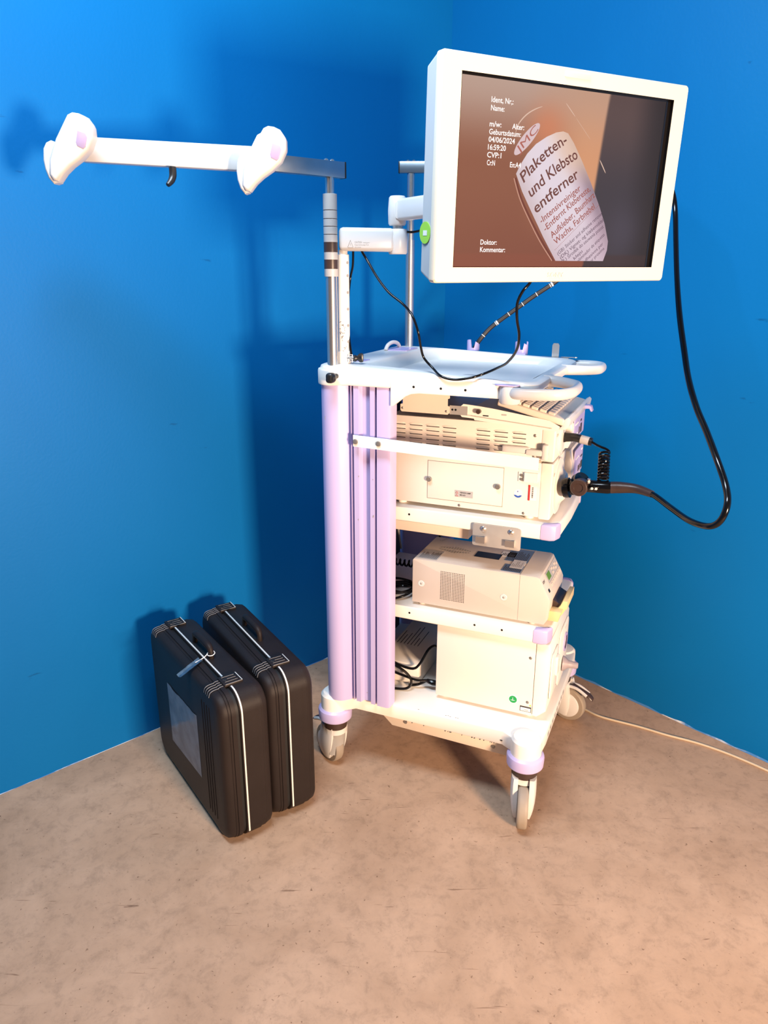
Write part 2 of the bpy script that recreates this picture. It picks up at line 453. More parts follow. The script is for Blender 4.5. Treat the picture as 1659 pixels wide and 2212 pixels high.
# casters
def caster(u, v, yaw, brake, label):
    d = Vector((cos(yaw), sin(yaw), 0)); s = Vector((-sin(yaw), cos(yaw), 0))
    cs = part('caster', G().lathe([(0, 0.146), (0.036, 0.146), (0.0365, 0.176), (0.036, 0.182), (0, 0.182)], (u, v, 0), (0, 0, 1), 32), BROWN, cart, label=label)
    part('collar', G().lathe([(0.034, 0.176), (0.048, 0.176), (0.0515, 0.180), (0.0530, 0.205), (0.0515, 0.211), (0.0450, 0.216), (0.034, 0.216)], (u, v, 0), (0, 0, 1), 40), LILAC, cs)
    part('cap', G().lathe([(0, 0.214), (0.0434, 0.214), (0.0434, 0.250), (0.0425, 0.260), (0.036, 0.267), (0.016, 0.270), (0, 0.270)], (u, v, 0), (0, 0, 1), 40), WHITE, cs)
    wc = Vector((u, v, 0.0625)) + d * 0.036
    # hood: two cheeks joined by a dome
    g = G()
    b = bmesh.new(); n = 28
    prof = [(0.150, 0.0345, 1.0), (0.135, 0.0360, 1.0), (0.115, 0.0365, 1.0), (0.095, 0.0362, 0.99), (0.075, 0.0350, 0.97), (0.055, 0.0325, 0.94), (0.038, 0.0290, 0.88), (0.024, 0.0245, 0.78)]
    hood = G()
    for side in (-1, 1):
        # cheek: a curved shell beside the wheel
        P = []
        for t in range(0, 11):
            a = radians(-62 + 124 * t / 10)
            P.append(a)
        bb = bmesh.new(); rows = []
        for zi, (z, w, k) in enumerate(prof):
            row = []
            for a in P:
                off = s * side * (0.0165 + (w - 0.0165) * cos(a) ** 0.6) + d * (w * 1.02 * sin(a) * k + 0.008 + (0.150 - z) * 0.14)
                row.append((Vector((u, v, z)) + off))
            rows.append(row)
        outer = [[bb.verts.new(p) for p in r] for r in rows]
        inner = [[bb.verts.new(Vector((u, v, rows[i][0].z)) + (p - Vector((u, v, rows[i][0].z))) - s * side * ((p - Vector((u, v, rows[i][0].z))).dot(s) * side - 0.0158)) for p in r] for i, r in enumerate(rows)]
        for A in (outer, inner):
            for i in range(len(A) - 1):
                for j in range(len(A[0]) - 1): bb.faces.new((A[i][j], A[i][j + 1], A[i + 1][j + 1], A[i + 1][j]))
        nr, nc = len(outer), len(outer[0])
        for i in range(nr - 1):
            for j in (0, nc - 1): bb.faces.new((outer[i][j], outer[i + 1][j], inner[i + 1][j], inner[i][j]))
        for j in range(nc - 1):
            for i in (0, nr - 1): bb.faces.new((outer[i][j], outer[i][j + 1], inner[i][j + 1], inner[i][j]))
        bmesh.ops.recalc_face_normals(bb, faces=bb.faces)
        hood._merge(bb)
    hood.lathe([(0, 0.128), (0.0358, 0.128), (0.0358, 0.140), (0.0345, 0.150), (0, 0.150)], (u, v, 0), (0, 0, 1), 28)
    # back cover around the wheel on the leading side
    bb = bmesh.new(); rows = []
    for i in range(9):
        z = 0.150 - i * 0.0130
        row = []
        for j in range(9):
            a = radians(-62 + 124 * j / 8); rr = 0.0345 * (1 - 0.10 * (i / 8) ** 2)
            row.append(Vector((u, v, z)) - d * rr * cos(a) * 0.95 + s * rr * sin(a) + d * (0.150 - z) * 0.10)
        rows.append([bb.verts.new(p) for p in row])
    for i in range(8):
        for j in range(8): bb.faces.new((rows[i][j], rows[i][j + 1], rows[i + 1][j + 1], rows[i + 1][j]))
    ex = bmesh.ops.solidify(bb, geom=bb.faces[:], thickness=0.003)
    bmesh.ops.recalc_face_normals(bb, faces=bb.faces)
    hood._merge(bb)
    part('hood', hood, WPLAST, cs, ang=50)
    whl = G().lathe([(0, -0.0150), (0.052, -0.0150), (0.0590, -0.0140), (0.0618, -0.0105), (0.0625, -0.006), (0.0625, 0.006), (0.0618, 0.0105), (0.0590, 0.0140), (0.052, 0.0150), (0, 0.0150)], wc, s, 44)
    part('wheel', whl, TYRE, cs)
    for side in (-1, 1):
        disc = G().lathe([(0, 0.0), (0.046, 0.0), (0.045, 0.004), (0.03, 0.0085), (0, 0.010)], wc + s * side * 0.0152, s * side, 40)
        if brake: part('wheel_cover', disc, WPLAST, cs)
        else: disc.bm.free()
    if brake:
        ld = d if brake == 2 else d
        p0 = Vector((u, v, 0.135)) + ld * 0.03; p1 = Vector((u, v, 0.118)) + ld * 0.105
        lev = G()
        for sgn in (-1, 1):
            lev.tube([p0 + s * sgn * 0.012, (p0 + p1) / 2 + s * sgn * 0.012 + Vector((0, 0, 0.008)), p1 + s * sgn * 0.012], 0.0055, n=8, smooth=4)
        part('brake_arm', lev, WPLAST, cs)
        pad = G().tube([p0 + ld * 0.02 + Vector((0, 0, 0.002)), p1 + Vector((0, 0, 0.0)), p1 + ld * 0.018 - Vector((0, 0, 0.012))], [0.011, 0.013, 0.010], n=12, smooth=5, flat=(1.0, 0.55))
        part('brake_pedal', pad, BROWN, cs)
    return cs
toC = math.atan2(-1.765, -0.401) - YAW     # towards the camera
caster(0.0, 0.0, toC + radians(2), 0, 'front caster with its tread facing the viewer')
caster(-0.6, 0.0, radians(150), 1, 'rear caster beside the black cases')
caster(0.0, CW, radians(-14), 2, 'front caster at the far side with its brake pedal up')
caster(-0.6, CW, radians(160), 1, None)

# columns
def column(v0, sgn):
    g = G()
    cxu, r = -0.577, 0.040
    pts = []
    for i in range(0, 25):
        t = radians(90 - sgn * 0 + (230) * i / 24)
        pts.append((cxu + r * cos(t), r * sin(t)))
    # outer ridge profile on the near side (v = -0.0 .. ), listed towards the front
    side = [(-0.542, -0.022), (-0.535, -0.014), (-0.531, 0.004), (-0.528, 0.004), (-0.526, -0.018), (-0.5255, -0.018), (-0.5245, 0.006), (-0.5185, 0.006), (-0.5175, -0.018),
            (-0.503, -0.018), (-0.500, -0.010), (-0.497, -0.004), (-0.477, -0.004), (-0.474, 0.004), (-0.4715, 0.004), (-0.4705, -0.016), (-0.4575, -0.016), (-0.4565, 0.006), (-0.4505, 0.006), (-0.4495, -0.018),
            (-0.420, -0.019), (-0.412, -0.016), (-0.409, -0.008), (-0.409, 0.022), (-0.415, 0.026)]
    allp = pts + side + [(-0.54, 0.03)]
    poly = [(a, v0 + sgn * b) for a, b in allp]
    g.prism(poly, 'z', 0.262, 1.225)
    c = part('column', g, LILAC, cart, ang=28)
    gg = G()
    for a in (-0.5215, -0.4535): gg.box(a - 0.0028, a + 0.0028, v0 + sgn * 0.002 - 0.0015, v0 + sgn * 0.002 + 0.0015, 0.264, 1.222)
    part('slot', gg, LILACD, c)  # dark strips put the shade of the deep slots into the colour
    gc = G()
    capp = []
    for i in range(0, 17):
        t = radians(75 + 200 * i / 16); capp.append((-0.577 + 0.048 * cos(t), 0.048 * sin(t)))
    capp += [(-0.545, -0.030), (-0.53, -0.024), (-0.415, -0.024), (-0.401, -0.018), (-0.396, -0.004), (-0.396, 0.004), (-0.53, 0.012)]
    gc.prism([(a, v0 + sgn * b) for a, b in capp], 'z', 1.216, 1.259, bev=0.005)
    part('column_cap', gc, WHITE, cart)
    return c
colN = column(0.0, 1); colF = column(CW, -1)
g = G()
for u, z, w, h in ((-0.594, 1.13, 0.003, 0.012), (-0.596, 1.066, 0.002, 0.005), (-0.505, 0.97, 0.002, 0.004), (-0.507, 0.845, 0.0015, 0.005), (-0.463, 0.86, 0.003, 0.008), (-0.463, 0.965, 0.0015, 0.003), (-0.49, 0.29, 0.003, 0.002)):
    vv = -math.sqrt(max(0, 0.040 ** 2 - (u + 0.577) ** 2)) - 0.0004 if u < -0.55 else (-0.0185 if u < -0.5 else (-0.0165 if u > -0.475 else -0.0045))
    g.prism([(u, z - h / 2), (u + w, z - h / 4), (u + w * 1.3, z + h / 2), (u + w * 0.3, z + h / 4)], 'y', vv - 0.0003, vv + 0.001)
part('scuff_marks', g, INKG, colN, kind='stuff')
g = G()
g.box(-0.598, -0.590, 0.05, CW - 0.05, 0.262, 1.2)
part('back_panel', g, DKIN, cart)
# far column inner rail with holes
g = G(); g.box(-0.455, -0.44, CW - 0.034, CW - 0.030, 0.27, 1.2)
part('slotted_rail', g, GPLAST, colF)
g = G()
for i in range(24): g.cyl((-0.4475, CW - 0.0345, 0.29 + i * 0.037), (-0.4475, CW - 0.0352, 0.29 + i * 0.037), 0.004, n=10)
part('rail_hole', g, BLACK, colF, kind='stuff')

# shelves
def shelf(zb, zt, holes):
    S0, S1 = 0.075, 0.485
    g = G()
    p = [(-0.585, S0 + 0.0), (0.006, S0), (0.020, S0 + 0.008), (0.028, S0 + 0.03), (0.032, 0.28), (0.028, S1 - 0.03), (0.020, S1 - 0.008), (0.006, S1), (-0.585, S1)]
    g.prism(p, 'z', zb, zt, bev=0.006, seg=3)
    sh = part('shelf', g, WHITE, cart)
    for v0, sg in ((S0, 1), (S1, -1)):
        c = G()
        q = [(-0.016, v0 - sg * 0.0012), (0.009, v0 - sg * 0.0012), (0.022, v0 + sg * 0.006), (0.0300, v0 + sg * 0.028), (0.0305, v0 + sg * 0.036), (-0.016, v0 + sg * 0.020)]
        c.prism(q, 'z', zb - 0.001, zt + 0.0015, bev=0.007, seg=3)
        part('corner_cap', c, LILAC, sh, label='lilac plastic corner cap')
    h = G()
    for u in holes: part('screw_hole', G().cyl((u, S0 - 0.0006, (zb + zt) / 2 + 0.002), (u, S0 + 0.003, (zb + zt) / 2 + 0.002), 0.0032, n=12), BLACK, sh)
    return sh
shelf(0.824, 0.867, (-0.39,))
shelf(0.517, 0.560, (-0.385, -0.185, -0.105))
g = G(); g.box(-0.585, -0.222, 0.105, 0.455, 0.786, 0.823, bev=0.002)
part('shelf_duct', g, BEIGE, cart)
# steel hook plate
g = G(); g.prism(rrect(-0.2, -0.066, 0.787, 0.850, 0.006), 'y', 0.0665, 0.0695, bev=0.0006)
hp = part('hook_plate', g, BRUSH, cart)
for u in (-0.170, -0.093):
    part('screw', G().lathe([(0, 0), (0.0075, 0.0), (0.007, 0.003), (0.004, 0.0055), (0, 0.006)], (u, 0.0665, 0.838), (0, -1, 0), 16), STEEL, hp)
for u in (-0.176, -0.094):
    gg = G(); gg.prism([(u - 0.012, 0.798), (u + 0.013, 0.798), (u + 0.013, 0.8165), (u - 0.012, 0.8165)], 'y', 0.0560, 0.0578)
    gg.box(u + 0.011, u + 0.013, 0.0565, 0.067, 0.798, 0.8165)
    part('hook_tab', gg, STEEL, hp)

# retaining rail
g = G()
b = bmesh.new()
P0, P1 = Vector((-0.512, -0.034, 1.072)), Vector((-0.013, -0.034, 1.057))
for (p) in (P0, P1):
    for dv, dz in ((0, -0.0155), (0.003, -0.0155), (0.003, 0.0155), (0, 0.0155)): b.verts.new(p + Vector((0, dv, dz)))
b.verts.ensure_lookup_table(); V = b.verts
for f in ((0, 1, 2, 3), (7, 6, 5, 4), (0, 4, 5, 1), (1, 5, 6, 2), (2, 6, 7, 3), (3, 7, 4, 0)): b.faces.new([V[i] for i in f])
bmesh.ops.recalc_face_normals(b, faces=b.faces); g._merge(b)
rail = part('side_rail', g, WHITE, cart)
for u in (-0.505, -0.438):
    part('screw', G().lathe([(0, 0), (0.0075, 0), (0.0065, 0.003), (0, 0.0045)], (u, -0.034, 1.070), (0, -1, 0), 14), SCREW, rail)
g = G(); g.prism([(-0.06, 1.001), (-0.039, 1.001), (-0.039, 1.012), (-0.06, 1.012)], 'y', 0.080, 0.0945)
g.bm.free()

# top tray
def tray():
    N = 12
    def ring(u0, u1, v0, v1, r, zf, bulge=0.0):
        pts = []
        for cx, cy, a in ((u1 - r, v1 - r, 0), (u0 + r, v1 - r, 90), (u0 + r, v0 + r, 180), (u1 - r, v0 + r, 270)):
            for i in range(N + 1):
                t = radians(a + 90 * i / N); x = cx + r * cos(t); y = cy + r * sin(t)
                pts.append(Vector((x, y, zf(x, y))))
        return pts
    rim = lambda x, y: 1.267 - max(0, x + 0.42) * 0.052
    loops = [ring(-0.622, -0.036, -0.012, CW + 0.012, 0.03, lambda x, y: 1.222),
             ring(-0.628, -0.030, -0.020, CW + 0.020, 0.035, lambda x, y: rim(x, y) - 0.010),
             ring(-0.626, -0.032, -0.017, CW + 0.017, 0.035, lambda x, y: rim(x, y) - 0.003),
             ring(-0.620, -0.037, -0.011, CW + 0.011, 0.035, rim),
             ring(-0.520, -0.060, 0.018, CW - 0.018, 0.07, rim),
             ring(-0.516, -0.064, 0.022, CW - 0.022, 0.07, lambda x, y: rim(x, y) - 0.003),
             ring(-0.502, -0.088, 0.034, CW - 0.034, 0.06, lambda x, y: 1.2315),
             ring(-0.494, -0.098, 0.042, CW - 0.042, 0.06, lambda x, y: 1.2295)]
    b = bmesh.new(); R = [[b.verts.new(p) for p in l] for l in loops]
    n = len(R[0])
    for A, B in zip(R, R[1:]):
        for i in range(n): b.faces.new((A[i], A[(i + 1) % n], B[(i + 1) % n], B[i]))
    b.faces.new(R[-1]); b.faces.new(R[0][::-1])
    bmesh.ops.recalc_face_normals(b, faces=b.faces)
    g = G(); g._merge(b)
    for v0, v1 in ((-0.0225, -0.010), (CW + 0.010, CW + 0.0225)):
        g.prism([(-0.409, 1.170), (-0.40, 1.172), (-0.368, 1.198), (-0.352, 1.205), (-0.33, 1.208), (-0.075, 1.208), (-0.045, 1.212), (-0.045, 1.235), (-0.12, 1.243), (-0.409, 1.254)], 'y', v0, v1, bev=0.001)
    return g
tr = part('top_tray', tray(), WHITE, cart, ang=40)
g = G()
for u in (-0.345, -0.272, -0.208): part('screw_hole', G().cyl((u, -0.0229, 1.224), (u, -0.018, 1.224), 0.0032, n=12), BLACK, tr)
g = G(); g.lathe([(0, 0), (0.028, 0), (0.028, 0.0006), (0, 0.0006)], (-0.265, 0.20, 1.2297), (0, 0, 1), 28)
part('grey_sticker', g, GLABEL, tr)
for sg, v0 in ((1, 0.0), (-1, CW)):
    f = lambda u, v, z: (u, v0 + sg * v, z)
    g = G()
    g.tube([f(-0.095, -0.022, 1.225), f(-0.07, -0.038, 1.226), f(-0.02, -0.047, 1.228), f(0.022, -0.038, 1.229), f(0.045, 0.0, 1.230), f(0.050, 0.045, 1.231), f(0.046, 0.095, 1.232), f(0.020, 0.130, 1.233), f(-0.02, 0.150, 1.234), f(-0.05, 0.155, 1.234)], [0.014, 0.014, 0.0135, 0.013, 0.013, 0.013, 0.013, 0.013, 0.014, 0.015], n=16, smooth=6, flat=(0.85, 1.05))
    g.lathe([(0, 1.196), (0.022, 1.196), (0.026, 1.200), (0.027, 1.232), (0.024, 1.240), (0, 1.241)], f(-0.098, -0.012, 0), (0, 0, 1), 28)
    hd = part('handle', g, WPLAST, tr, ang=60)
    g = G(); g.prism([(a, v0 + sg * b) for a, b in rrect(-0.135, -0.073, -0.036, 0.004, 0.016)], 'z', 1.241, 1.2445, bev=0.001)
    part('handle_inlay', g, LILAC, hd)
# lettered label on the front slope of the tray
g = G(); g.prism([(-0.066, 0.12), (-0.066, 0.235), (-0.088, 0.235), (-0.088, 0.12)], 'z', 0, 0.0004)
sl = (1.247 - 1.238) / 0.034
for v in g.bm.verts: v.co.z += 1.2318 + (v.co.x + 0.088) * 0.62
lb = part('name_label', g, PAPER, tr)
g = G()
for k, t in enumerate(('CLINICA', 'C.I.S.S')):
    u = -0.068 - k * 0.010
    text_on(g, t, (u, 0.125, 1.2324 + (u + 0.088) * 0.62), (0, 1, 0), (-1, 0, -0.62), 0.06, 0.008, bold=0.02)
for v in g.bm.verts: pass
part('lettering', g, INK, lb)
# holders on the far rim of the tray
for u in (-0.375, -0.215):
    g = G()
    b = bmesh.new(); n = 20; rows = []
    for i in range(n + 1):
        a = radians(-215 + 250 * i / n); h = 0.034 + 0.012 * abs(sin(a * 1.0 + 0.4))
        if 0.45 < i / n < 0.62: h = 0.020
        for rr in (0.020, 0.0165):
            pass
        rows.append((a, h))
    def ringp(rr, z0, hh): return [b.verts.new(Vector((u + rr * cos(a), CW + 0.042 + rr * sin(a), z0 + (h if hh else 0)))) for a, h in rows]
    A = ringp(0.0205, 1.248, False); B_ = ringp(0.0205, 1.248, True); C_ = ringp(0.0165, 1.248, True); D_ = ringp(0.0165, 1.248, False)
    for X, Y in ((A, B_), (B_, C_), (C_, D_), (D_, A)):
        for i in range(n): b.faces.new((X[i], X[i + 1], Y[i + 1], Y[i]))
    b.faces.new((A[0], B_[0], C_[0], D_[0])); b.faces.new((A[-1], B_[-1], C_[-1], D_[-1]))
    bmesh.ops.recalc_face_normals(b, faces=b.faces); g._merge(b)
    g.box(u - 0.02, u + 0.02, CW + 0.012, CW + 0.03, 1.235, 1.258, bev=0.002)
    part('tube_holder', g, LILAC, cart)
g = G()
g.box(-0.15, -0.06, CW + 0.012, CW + 0.05, 1.2475, 1.2495)
g.prism([(-0.117, 1.249), (-0.095, 1.249), (-0.095, 1.285), (-0.099, 1.291), (-0.113, 1.291), (-0.117, 1.285)], 'y', CW + 0.040, CW + 0.042)
g.prism([(a, CW + 0.03 + 0.5 * b) for a, b in rrect(-0.085, -0.035, -0.014, 0.014, 0.013)], 'z', 1.250, 1.252)
part('steel_clip', g, STEEL, cart)
# white arch and rear recess pads on the tray
g = G(); g.tube([(-0.60, 0.395, 1.268), (-0.598, 0.41, 1.283), (-0.596, 0.445, 1.289), (-0.594, 0.48, 1.283), (-0.592, 0.495, 1.268)], 0.006, n=10, smooth=6)
part('cable_loop', g, WPLAST, tr)
part('inlay_pad', G().prism(rrect(-0.605, -0.535, 0.085, 0.135, 0.006), 'z', 1.266, 1.269), LILAC, tr)
part('inlay_pad', G().prism(rrect(-0.605, -0.53, 0.40, 0.50, 0.006), 'z', 1.266, 1.270), LILAC, tr)
# clamp knob on the column cap
g = G(); g.cyl((-0.553, -0.045, 1.243), (-0.553, -0.062, 1.243), 0.007, n=14); g.lathe([(0, 0.0), (0.010, 0.001), (0.013, 0.006), (0.013, 0.016), (0.009, 0.022), (0, 0.023)], (-0.556, -0.060, 1.241), (0.1, -1, 0), 20)
g.box(-0.567, -0.546, -0.083, -0.058, 1.228, 1.254, bev=0.007, seg=3)
g.tube([(-0.575, -0.050, 1.236), (-0.566, -0.056, 1.246), (-0.556, -0.06, 1.246)], 0.006, n=10)
part('clamp_knob', g, BLACK, cart)

# under-tray brackets and keyboard slide
g = G(); g.prism([(-0.425, 1.142), (-0.421, 1.138), (-0.289, 1.138), (-0.284, 1.143), (-0.284, 1.160), (-0.2895, 1.162), (-0.2895, 1.180), (-0.284, 1.182), (-0.284, 1.215), (-0.418, 1.215), (-0.418, 1.160), (-0.425, 1.158)], 'y', 0.088, 0.0905)
br = part('slide_bracket', g, BEIGE, cart)
for u, z in ((-0.419, 1.148), (-0.293, 1.147)): part('screw', G().lathe([(0, 0), (0.0035, 0), (0, 0.003)], (u, 0.088, z), (0, -1, 0), 12), SCREW, br)
g = G(); g.box(-0.285, -0.235, 0.093, 0.096, 1.139, 1.163)
rl = part('slide_rail', g, BRUSH, cart)
part('rail_hole', G().cyl((-0.277, 0.0925, 1.152), (-0.277, 0.094, 1.152), 0.003, n=12).cyl((-0.268, 0.0925, 1.152), (-0.268, 0.094, 1.152), 0.003, n=12), BLACK, rl)
g = G(); g.box(-0.60, -0.10, 0.10, CW - 0.10, 1.205, 1.21); part('tray_underside', g, GPLAST, cart)

g = G(); g.prism([(-0.250, 1.134), (-0.254, 1.138), (-0.254, 1.163), (-0.247, 1.169), (-0.205, 1.166), (-0.165, 1.162), (-0.018, 1.142), (0.010, 1.128), (0.000, 1.115), (-0.215, 1.128), (-0.217, 1.132)], 'y', 0.094, 0.0965)
g.prism([(-0.25, 1.140), (-0.25, 1.143), (-0.01, 1.124), (-0.01, 1.121)], 'y', 0.094, 0.470)
g.prism([(-0.250, 1.134), (-0.254, 1.138), (-0.254, 1.163), (-0.247, 1.169), (-0.205, 1.166), (-0.165, 1.162), (-0.018, 1.142), (0.000, 1.115), (-0.215, 1.128), (-0.217, 1.132)], 'y', 0.4665, 0.469)
kb = part('keyboard_drawer', g, WHITE, cart, label='white pull-out metal drawer under the keyboard')
g = G(); g.prism([(0.006, 1.119), (0.022, 1.119), (0.031, 1.128), (0.034, 1.146), (0.028, 1.152), (0.020, 1.147), (0.016, 1.134)], 'y', 0.102, 0.470, bev=0.002)
part('front_lip', g, WPLAST, kb)
g = G(); g.prism([(0.030, 1.146), (0.046, 1.147), (0.052, 1.144), (0.056, 1.131), (0.052, 1.130), (0.047, 1.138), (0.031, 1.137)], 'y', 0.335, 0.362, bev=0.001)
part('hook', g, LILAC, kb, label='lilac plastic hook')
g = G(); g.cyl((-0.203, 0.094, 1.153), (-0.203, 0.082, 1.153), 0.0062, n=18, bev=0.001)
part('knob', g, BROWN, kb)
g = G(); g.prism(rrect(-0.193, -0.177, 1.1405, 1.1435, 0.0014), 'y', 0.0935, 0.095)
part('slot', g, BLACK, kb)
g = G(); g.prism(rrect(-0.143, -0.129, 1.146, 1.150, 0.0018), 'y', 0.0935, 0.095)
part('slot', g, GLABEL, kb)

# ------------------------------------------------------------------ keyboard
key = oncart('keyboard', 'beige computer keyboard lying on the drawer under the tray handle', 'keyboard', (-0.07, 0.28, 1.15))
KR = Matrix.Translation((-0.066, 0.28, 1.1625)) @ Matrix.Rotation(radians(13.5), 4, 'Y')
g = G(); g.box(-0.092, 0.088, -0.181, 0.172, -0.014, 0.004, bev=0.005, seg=3, rot=KR)
part('housing', g, BEIGE, key)
n_keys = 0
rows = [(-0.080, 15, 0.011), (-0.052, 16, 0.0185), (-0.029, 16, 0.0185), (-0.006, 16, 0.0185), (0.017, 16, 0.0185), (0.040, 11, 0.0185)]
KM = None
for ri, (x, n, dx) in enumerate(rows):
    w = 0.336 / n
    for k in range(n):
        y0 = -0.172 + k * w
        part('key', G().box(x, x + dx, y0 + 0.0013, y0 + w - 0.0013, 0.002, 0.0105, bev=0.0022, seg=1, rot=KR), BEIGE if ri < 5 else GREYBEIGE, key)
        n_keys += 1

# ------------------------------------------------------------------ video processor and light source
def olympus(g, u, v, z, w=0.030, h=0.0075, slope=0.0):
    text_on(g, 'OLYMPUS', (u, v, z), (slope, 1, 0), (0, 0, 1), w, h, bold=0.01)

vp = oncart('video_processor', 'thin cream video processor with rows of vent slots, lying on the light source', 'video processor', (-0.22, 0.28, 1.031))
VN, VF = 0.095, 0.465
g = G(); g.box(-0.46, -0.034, VN, VF, 1.036, 1.126, bev=0.003); 
for u in (-0.43, -0.07):
    for v in (VN + 0.03, VF - 0.03): g.cyl((u, v, 1.030), (u, v, 1.037), 0.010, n=14)
chas = part('housing', g, CREAM, vp)
g = G(); g.prism([(VN, 1.034), (VF, 1.034), (VF, 1.126), (VN, 1.126)], 'x', -0.036, 0.002, bev=0.006, seg=3)
g.prism([(-0.03, 1.036), (0.010, 1.040), (0.016, 1.055), (0.018, 1.100), (0.010, 1.124), (-0.03, 1.124)], 'y', 0.245, VF - 0.002, bev=0.004)
fp = part('front_panel', g, CREAM, vp, ang=50)
g = G(); g.lathe([(0, 0), (0.046, 0), (0.046, 0.005), (0.043, 0.007), (0.036, 0.0055), (0.030, 0.009), (0.018, 0.009), (0, 0.009)], (0.0, 0.165, 1.083), (1, 0, 0), 36)
part('socket', g, CREAM, fp)
g = G(); g.prism(rrect(0.275, VF - 0.008, 1.052, 1.117, 0.006), 'x', 0.017, 0.0195, bev=0.0008)
part('control_panel', g, LILAC, fp)
g = G(); g.box(0.0195, 0.021, 0.385, 0.405, 1.060, 1.085); g.box(0.0195, 0.021, 0.36, 0.368, 1.060, 1.08); g.box(0.0195, 0.0207, 0.38, 0.40, 1.093, 1.098)
part('button', g, INK, fp)
g = G()
for i in range(4): g.box(0.0195, 0.0207, 0.29 + i * 0.014, 0.298 + i * 0.014, 1.095, 1.10)
for i in range(3): g.box(0.0195, 0.0207, 0.295 + i * 0.018, 0.302 + i * 0.018, 1.065, 1.07)
part('indicator', g, INKW, fp)
g = G(); olympus(g, 0.0028, 0.105, 1.098, 0.036, 0.008); part('lettering', g, INKG, fp)
# louvres
def louvre(u0, u1, z):
    q = G(); b = bmesh.new(); n = 8
    prof = []
    for i in range(n + 1):
        t = i / n; u = u0 + (u1 - u0) * t; k = min(1, min(t, 1 - t) * 5) ** 0.5
        prof.append((u, k))
    top = [b.verts.new(Vector((u, VN - 0.0003, z + 0.0045 * max(k, 0.25)))) for u, k in prof]
    mid = [b.verts.new(Vector((u, VN - 0.0003 - 0.0030 * k, z - 0.0005))) for u, k in prof]
    bot = [b.verts.new(Vector((u, VN + 0.0003, z - 0.0012))) for u, k in prof]
    for A, B in ((top, mid), (mid, bot)):
        for i in range(n): b.faces.new((A[i], A[i + 1], B[i + 1], B[i]))
    bmesh.ops.recalc_face_normals(b, faces=b.faces); q._merge(b)
    return q
for cols in ([(-0.452, -0.411), (-0.402, -0.361), (-0.353, -0.312), (-0.305, -0.264)], [(-0.210, -0.170), (-0.161, -0.122), (-0.112, -0.074)]):
    for (a, b_) in cols:
        for r in range(5):
            z = 1.1015 - r * 0.0122
            lv = part('louvre', louvre(a, b_, z + 0.002), CREAM, vp)
            part('vent_slot', G().box(a + 0.003, b_ - 0.001, VN - 0.0004, VN + 0.001, z - 0.0014, z + 0.0010), INK, lv)
g = G()
for u, z in ((-0.052, 1.100), (-0.052, 1.045)): part('screw', G().lathe([(0, 0), (0.0045, 0), (0, 0.003)], (u, VN, z), (0, -1, 0), 12), SCREW, vp)
# clear latch taped on the side
g = G(); g.box(-0.135, -0.060, 0.080, 0.094, 1.052, 1.070, bev=0.005, seg=3); g.box(-0.07, -0.012, 0.076, 0.092, 1.050, 1.066, bev=0.004); g.box(-0.028, -0.012, 0.074, 0.092, 1.040, 1.082, bev=0.005)
part('side_bumper', g, WPLAST, vp)

ls = oncart('light_source', 'tall cream light source box with a screwed lamp door on the upper shelf', 'light source', (-0.22, 0.28, 0.868))
g = G(); g.box(-0.46, -0.030, VN, VF, 0.879, 1.029, bev=0.003)
for u in (-0.43, -0.06):
    for v in (VN + 0.03, VF - 0.03): g.cyl((u, v, 0.8675), (u, v, 0.880), 0.013, n=16)
part('housing', g, CREAM, ls)
g = G(); g.prism([(VN, 0.876), (VF, 0.876), (VF, 1.029), (VN, 1.029)], 'x', -0.032, 0.002, bev=0.006, seg=3)
g.prism([(-0.03, 0.880), (0.014, 0.890), (0.020, 0.915), (0.022, 0.99), (0.012, 1.027), (-0.03, 1.027)], 'y', 0.275, VF - 0.002, bev=0.005)
fp = part('front_panel', g, CREAM, ls, ang=50)
g = G(); g.lathe([(0, 0), (0.078, 0), (0.078, 0.005), (0.074, 0.0075), (0.066, 0.0065), (0.050, 0.011), (0.042, 0.019), (0.036, 0.025), (0.024, 0.026), (0, 0.026)], (-0.002, 0.180, 0.950), (1, 0, 0), 44)
part('socket', g, CREAM, fp)
g = G(); g.prism(rrect(0.305, VF - 0.008, 0.935, 1.020, 0.007), 'x', 0.021, 0.0235, bev=0.0008)
part('control_panel', g, LILAC, fp)
g = G(); g.box(0.0235, 0.025, 0.42, 0.445, 0.945, 0.965); g.box(0.0235, 0.025, 0.395, 0.403, 0.945, 0.962); g.box(0.0235, 0.025, 0.375, 0.383, 0.945, 0.962); g.box(0.0235, 0.0247, 0.41, 0.44, 0.980, 0.984)
part('button', g, INK, fp)
g = G()
for i in range(3): g.box(0.0235, 0.0247, 0.325 + i * 0.02, 0.333 + i * 0.02, 0.99, 0.995)
g.box(0.0235, 0.0247, 0.42, 0.44, 1.0, 1.006)
part('indicator', g, INKW, fp)
g = G(); olympus(g, 0.0028, 0.104, 0.993, 0.036, 0.008); part('lettering', g, INKG, fp)
